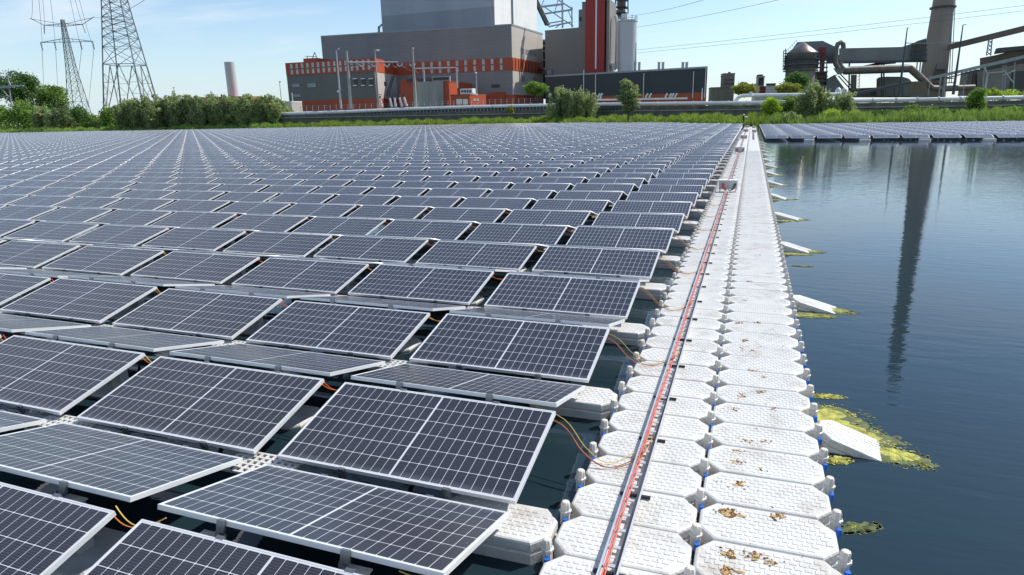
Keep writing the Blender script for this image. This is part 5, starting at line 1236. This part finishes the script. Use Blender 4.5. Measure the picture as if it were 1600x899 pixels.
# hedge of willows
hx = [(198, 232, 151), (222, 262, 149.5), (250, 292, 150.5), (280, 322, 150), (312, 352, 151.5), (342, 382, 150.5), (372, 412, 151), (402, 446, 149.5)]
for i, (x0, x1, yt) in enumerate(hx):
    tree('willow', f'grey green willow in the dense hedge on the left bank, {nth(i+1)} from its left end', 'tree', x0-8, x1+8, yt-4, 202-i*.5, 280-i*2.8, 'leaf_willow', 20+i, 15000, 'willows of the left hedge', 'willow', False)
T = [
 ('tree', 'dark broad tree rising highest among the trees on the left', 'tree', 12, 70, 108, 186, 335, 'leaf_dark', 1, 4200, 'round', True),
 ('tree', 'dark tree right of the highest tree on the left', 'tree', 64, 112, 131, 190, 330, 'leaf_mid', 2, 3200, 'round', True),
 ('tree', 'dark tree peeping at the left picture edge behind the gantry', 'tree', -18, 14, 111, 170, 345, 'leaf_dark', 3, 1500, 'round', True),
 ('bush', 'leafy green bush at the left picture edge', 'bush', -30, 24, 150, 199, 318, 'leaf_mid', 4, 2600, 'bush', False),
 ('bush', 'light green bush in front of the dark trees, second from the left edge', 'bush', 14, 62, 150, 200, 316, 'leaf_mid', 5, 2600, 'bush', False),
 ('willow', 'small rounded grey green willow below the dark trees', 'tree', 54, 84, 162, 202, 306, 'leaf_willow', 6, 2200, 'willow', False),
 ('willow', 'rounded grey green willow standing right of the smaller one', 'tree', 82, 116, 165, 202, 304, 'leaf_willow', 7, 2400, 'willow', False),
 ('bush', 'dark green bush under the far pylon', 'bush', 104, 140, 158, 198, 312, 'leaf_dark', 8, 1900, 'bush', False),
 ('bush', 'low dark bramble bush between the pylons', 'bush', 136, 168, 182, 204, 300, 'leaf_dark', 9, 1300, 'bush', False),
 ('willow', 'pale green willow at the foot of the big pylon', 'tree', 156, 194, 163, 201, 292, 'leaf_mid', 10, 2400, 'willow', False),
 ('bush', 'low grey green bush before the hedge', 'bush', 195, 272, 190, 205, 284, 'leaf_willow', 12, 1700, 'bush', False),
 ('bush', 'yellow flowering scrub between the big pylon and the hedge', 'bush', 138, 206, 176, 194, 330, 'leaf_olive', 13, 1500, 'bush', False),
 ('tree', 'clipped round bright green tree beside the power station corner', 'tree', 818, 856, 127, 156, 262, 'leaf_mid', 14, 2600, 'round', True),
 ('willow', 'left one of the pair of grey green willows before the slate hall', 'tree', 856, 896, 132, 188, 222, 'leaf_willow', 15, 6500, 'willow', False),
 ('willow', 'right one of the pair of grey green willows before the slate hall', 'tree', 888, 934, 134, 188, 218, 'leaf_willow', 16, 6500, 'willow', False),
 ('willow', 'lone slender willow before the slate hall', 'tree', 963, 1000, 126, 187, 186, 'leaf_willow', 17, 4600, 'column', True),
 ('tree', 'round olive tree behind the elbow of the upper pipe', 'tree', 1143, 1183, 128, 151, 250, 'leaf_olive', 18, 2000, 'round', False),
 ('tree', 'round olive tree left of the round kiln tower', 'tree', 1211, 1250, 128, 152, 240, 'leaf_olive', 19, 2000, 'round', False),
 ('tree', 'dark round tree at the foot of the kiln tower', 'tree', 1226, 1263, 112, 142, 258, 'leaf_dark', 30, 2400, 'round', False),
 ('tree', 'small bright green tree at the end of the walkway', 'tree', 1189, 1219, 151, 190, 134, 'leaf_bright', 31, 2200, 'round', True),
 ('willow', 'dark green willow between the bright tree and the big willow', 'tree', 1212, 1252, 148, 191, 136, 'leaf_mid', 32, 3400, 'willow', False),
 ('willow', 'biggest willow on the right bank, in front of the old plant', 'tree', 1244, 1294, 123, 191, 132, 'leaf_willow', 33, 8000, 'willow', False),
 ('willow', 'silvery willow right of the biggest one', 'tree', 1296, 1334, 140, 190, 130, 'leaf_willow', 34, 4000, 'willow', False),
 ('bush', 'bright green bush between the two silvery willows', 'bush', 1278, 1340, 165, 191, 127, 'leaf_bright', 35, 2600, 'bush', False),
 ('bush', 'dark round bush on the right bank', 'bush', 1412, 1470, 160, 191, 126, 'leaf_mid', 36, 3400, 'bush', False),
 ('tree', 'upright dark tree before the white pipe on the right', 'tree', 1502, 1536, 140, 190, 128, 'leaf_mid', 37, 3000, 'column', True),
 ('bush', 'broad bush at the right picture edge', 'bush', 1566, 1640, 155, 191, 124, 'leaf_mid', 38, 4200, 'bush', False),
 ('bush', 'yellow green scrub behind the white pipe, left clump', 'bush', 1534, 1564, 136, 152, 205, 'leaf_bright', 39, 900, 'bush', False),
 ('bush', 'yellow green scrub behind the white pipe, right clump', 'bush', 1562, 1625, 137, 152, 203, 'leaf_bright', 40, 1500, 'bush', False),
 ('bush', 'broad dark bush filling the gap below the two dark trees', 'bush', 20, 110, 145, 199, 326, 'leaf_dark', 54, 5200, 'bush', False),
 ('bush', 'green bush between the dark trees and the big pylon', 'bush', 92, 165, 168, 202, 320, 'leaf_mid', 55, 3000, 'bush', False),
 ('bush', 'low dark bush right of the silvery willow', 'bush', 1334, 1392, 168, 191, 128, 'leaf_dark', 50, 2200, 'bush', False),
 ('bush', 'low mid green bush between the dark round bush and the upright tree', 'bush', 1464, 1506, 166, 191, 128, 'leaf_mid', 51, 2000, 'bush', False),
 ('bush', 'olive bush left of the broad edge bush', 'bush', 1534, 1576, 167, 191, 127, 'leaf_olive', 52, 2000, 'bush', False),
 ('bush', 'pale bush at the foot of the small bright tree', 'bush', 1222, 1250, 170, 191, 127, 'leaf_willow', 53, 1500, 'bush', False),
 ('bush', 'sparse weeds on top of the wall under the pipeline', 'bush', 792, 803, 161, 178, 241, 'leaf_olive', 41, 260, 'bush', False),
]
for nm, lab, cat, x0, x1, yt, yb, v, mm, sd_, n_, kd, tr_ in T: tree(nm, lab, cat, x0, x1, yt, yb, v, mm, sd_, n_, None, kd, tr_)
# far-off woods on the horizon, one mass each
def woods(label, x0, x1, v, hfun, n_, m_, sd_):
    rg = np.random.default_rng(sd_); cl = []
    px_ = x0
    while px_ < x1:
        h = hfun(px_)*(.8+.4*rg.random()); u_ = uazi(px_, v); vv = v+rg.uniform(-12, 12)
        q = world(u_, vv, 0); cl.append((q.x, q.y, LAND+h*.4, h*.75, h*.6, h*.62)); px_ += h*.75/v*F
    V_ = foliage(cl, n_, .0011*v, rg, .7); V_[:, 2] = np.maximum(V_[:, 2], .8)
    tag(big_mesh('woods', V_, np.arange(len(V_)).reshape(-1, 4), [M[m_]]), label, 'woods', kind='stuff')
woods('dense scrub and trees filling the left horizon behind the pylons', -400, 470, 360, lambda p: 7.5 if p < 105 else 4.2, 30000, 'leaf_mid', 5)
woods('low distant tree line behind the old plant', 1100, 1900, 520, lambda p: 6.5, 16000, 'leaf_dark', 6)
# grass and reeds on the bank
rng = np.random.default_rng(3)
def blades(name, label, x0, x1, dmin, dmax, hmin, hmax, n_, m_, wid=.10, topfun=None):
    px_ = rng.uniform(x0, x1, n_); dd = rng.uniform(dmin, dmax, n_)
    v = np.array([shore(p) for p in px_]) + dd
    u = (px_-800)/(F*cp)*v
    z = np.interp(dd, [q[0] for q in prof], [q[1] for q in prof]) - .05
    h = rng.uniform(hmin, hmax, n_)*(1+.35*np.sin(px_*.09)*np.sin(px_*.031+1)+.2*np.sin(px_*.37))
    an = rng.uniform(0, math.pi, n_); w_ = wid*rng.uniform(.6, 1.6, n_)*(v/150)
    X, Y = u*cy - v*sy, u*sy + v*cy; lx, ly = rng.normal(0, .25, n_)*h, rng.normal(0, .25, n_)*h
    a = np.stack([X-np.cos(an)*w_, Y-np.sin(an)*w_, z], 1); b = np.stack([X+np.cos(an)*w_, Y+np.sin(an)*w_, z], 1); c = np.stack([X+lx, Y+ly, z+h], 1)
    V_ = np.stack([a, b, c], 1).reshape(-1, 3); Q = np.arange(len(V_)).reshape(-1, 3)
    return tag(big_mesh(name, V_, Q, [M[m_]]), label, 'grass', kind='stuff')
blades('bank_grass', 'bright green grass along the bank below the concrete wall', 440, 1200, .2, 12, .5, 1.5, 42000, 'grass')
blades('bank_reeds', 'tall reeds along the left bank', -250, 460, -.5, 5, 0.7, 1.7, 26000, 'reed', .12)
blades('bank_reeds', 'dense reeds and weeds covering the right bank', 1180, 1800, -.3, 6, 0.8, 1.7, 26000, 'reed', .10)
blades('bank_grass', 'lighter grass on the upper slope of the right bank', 1180, 1800, 4, 26, .4, 1.1, 20000, 'grass', .10)
blades('bank_grass', 'patchy grass on the flat ground of the left bank', -250, 460, 4, 26, .5, 1.3, 14000, 'grass')
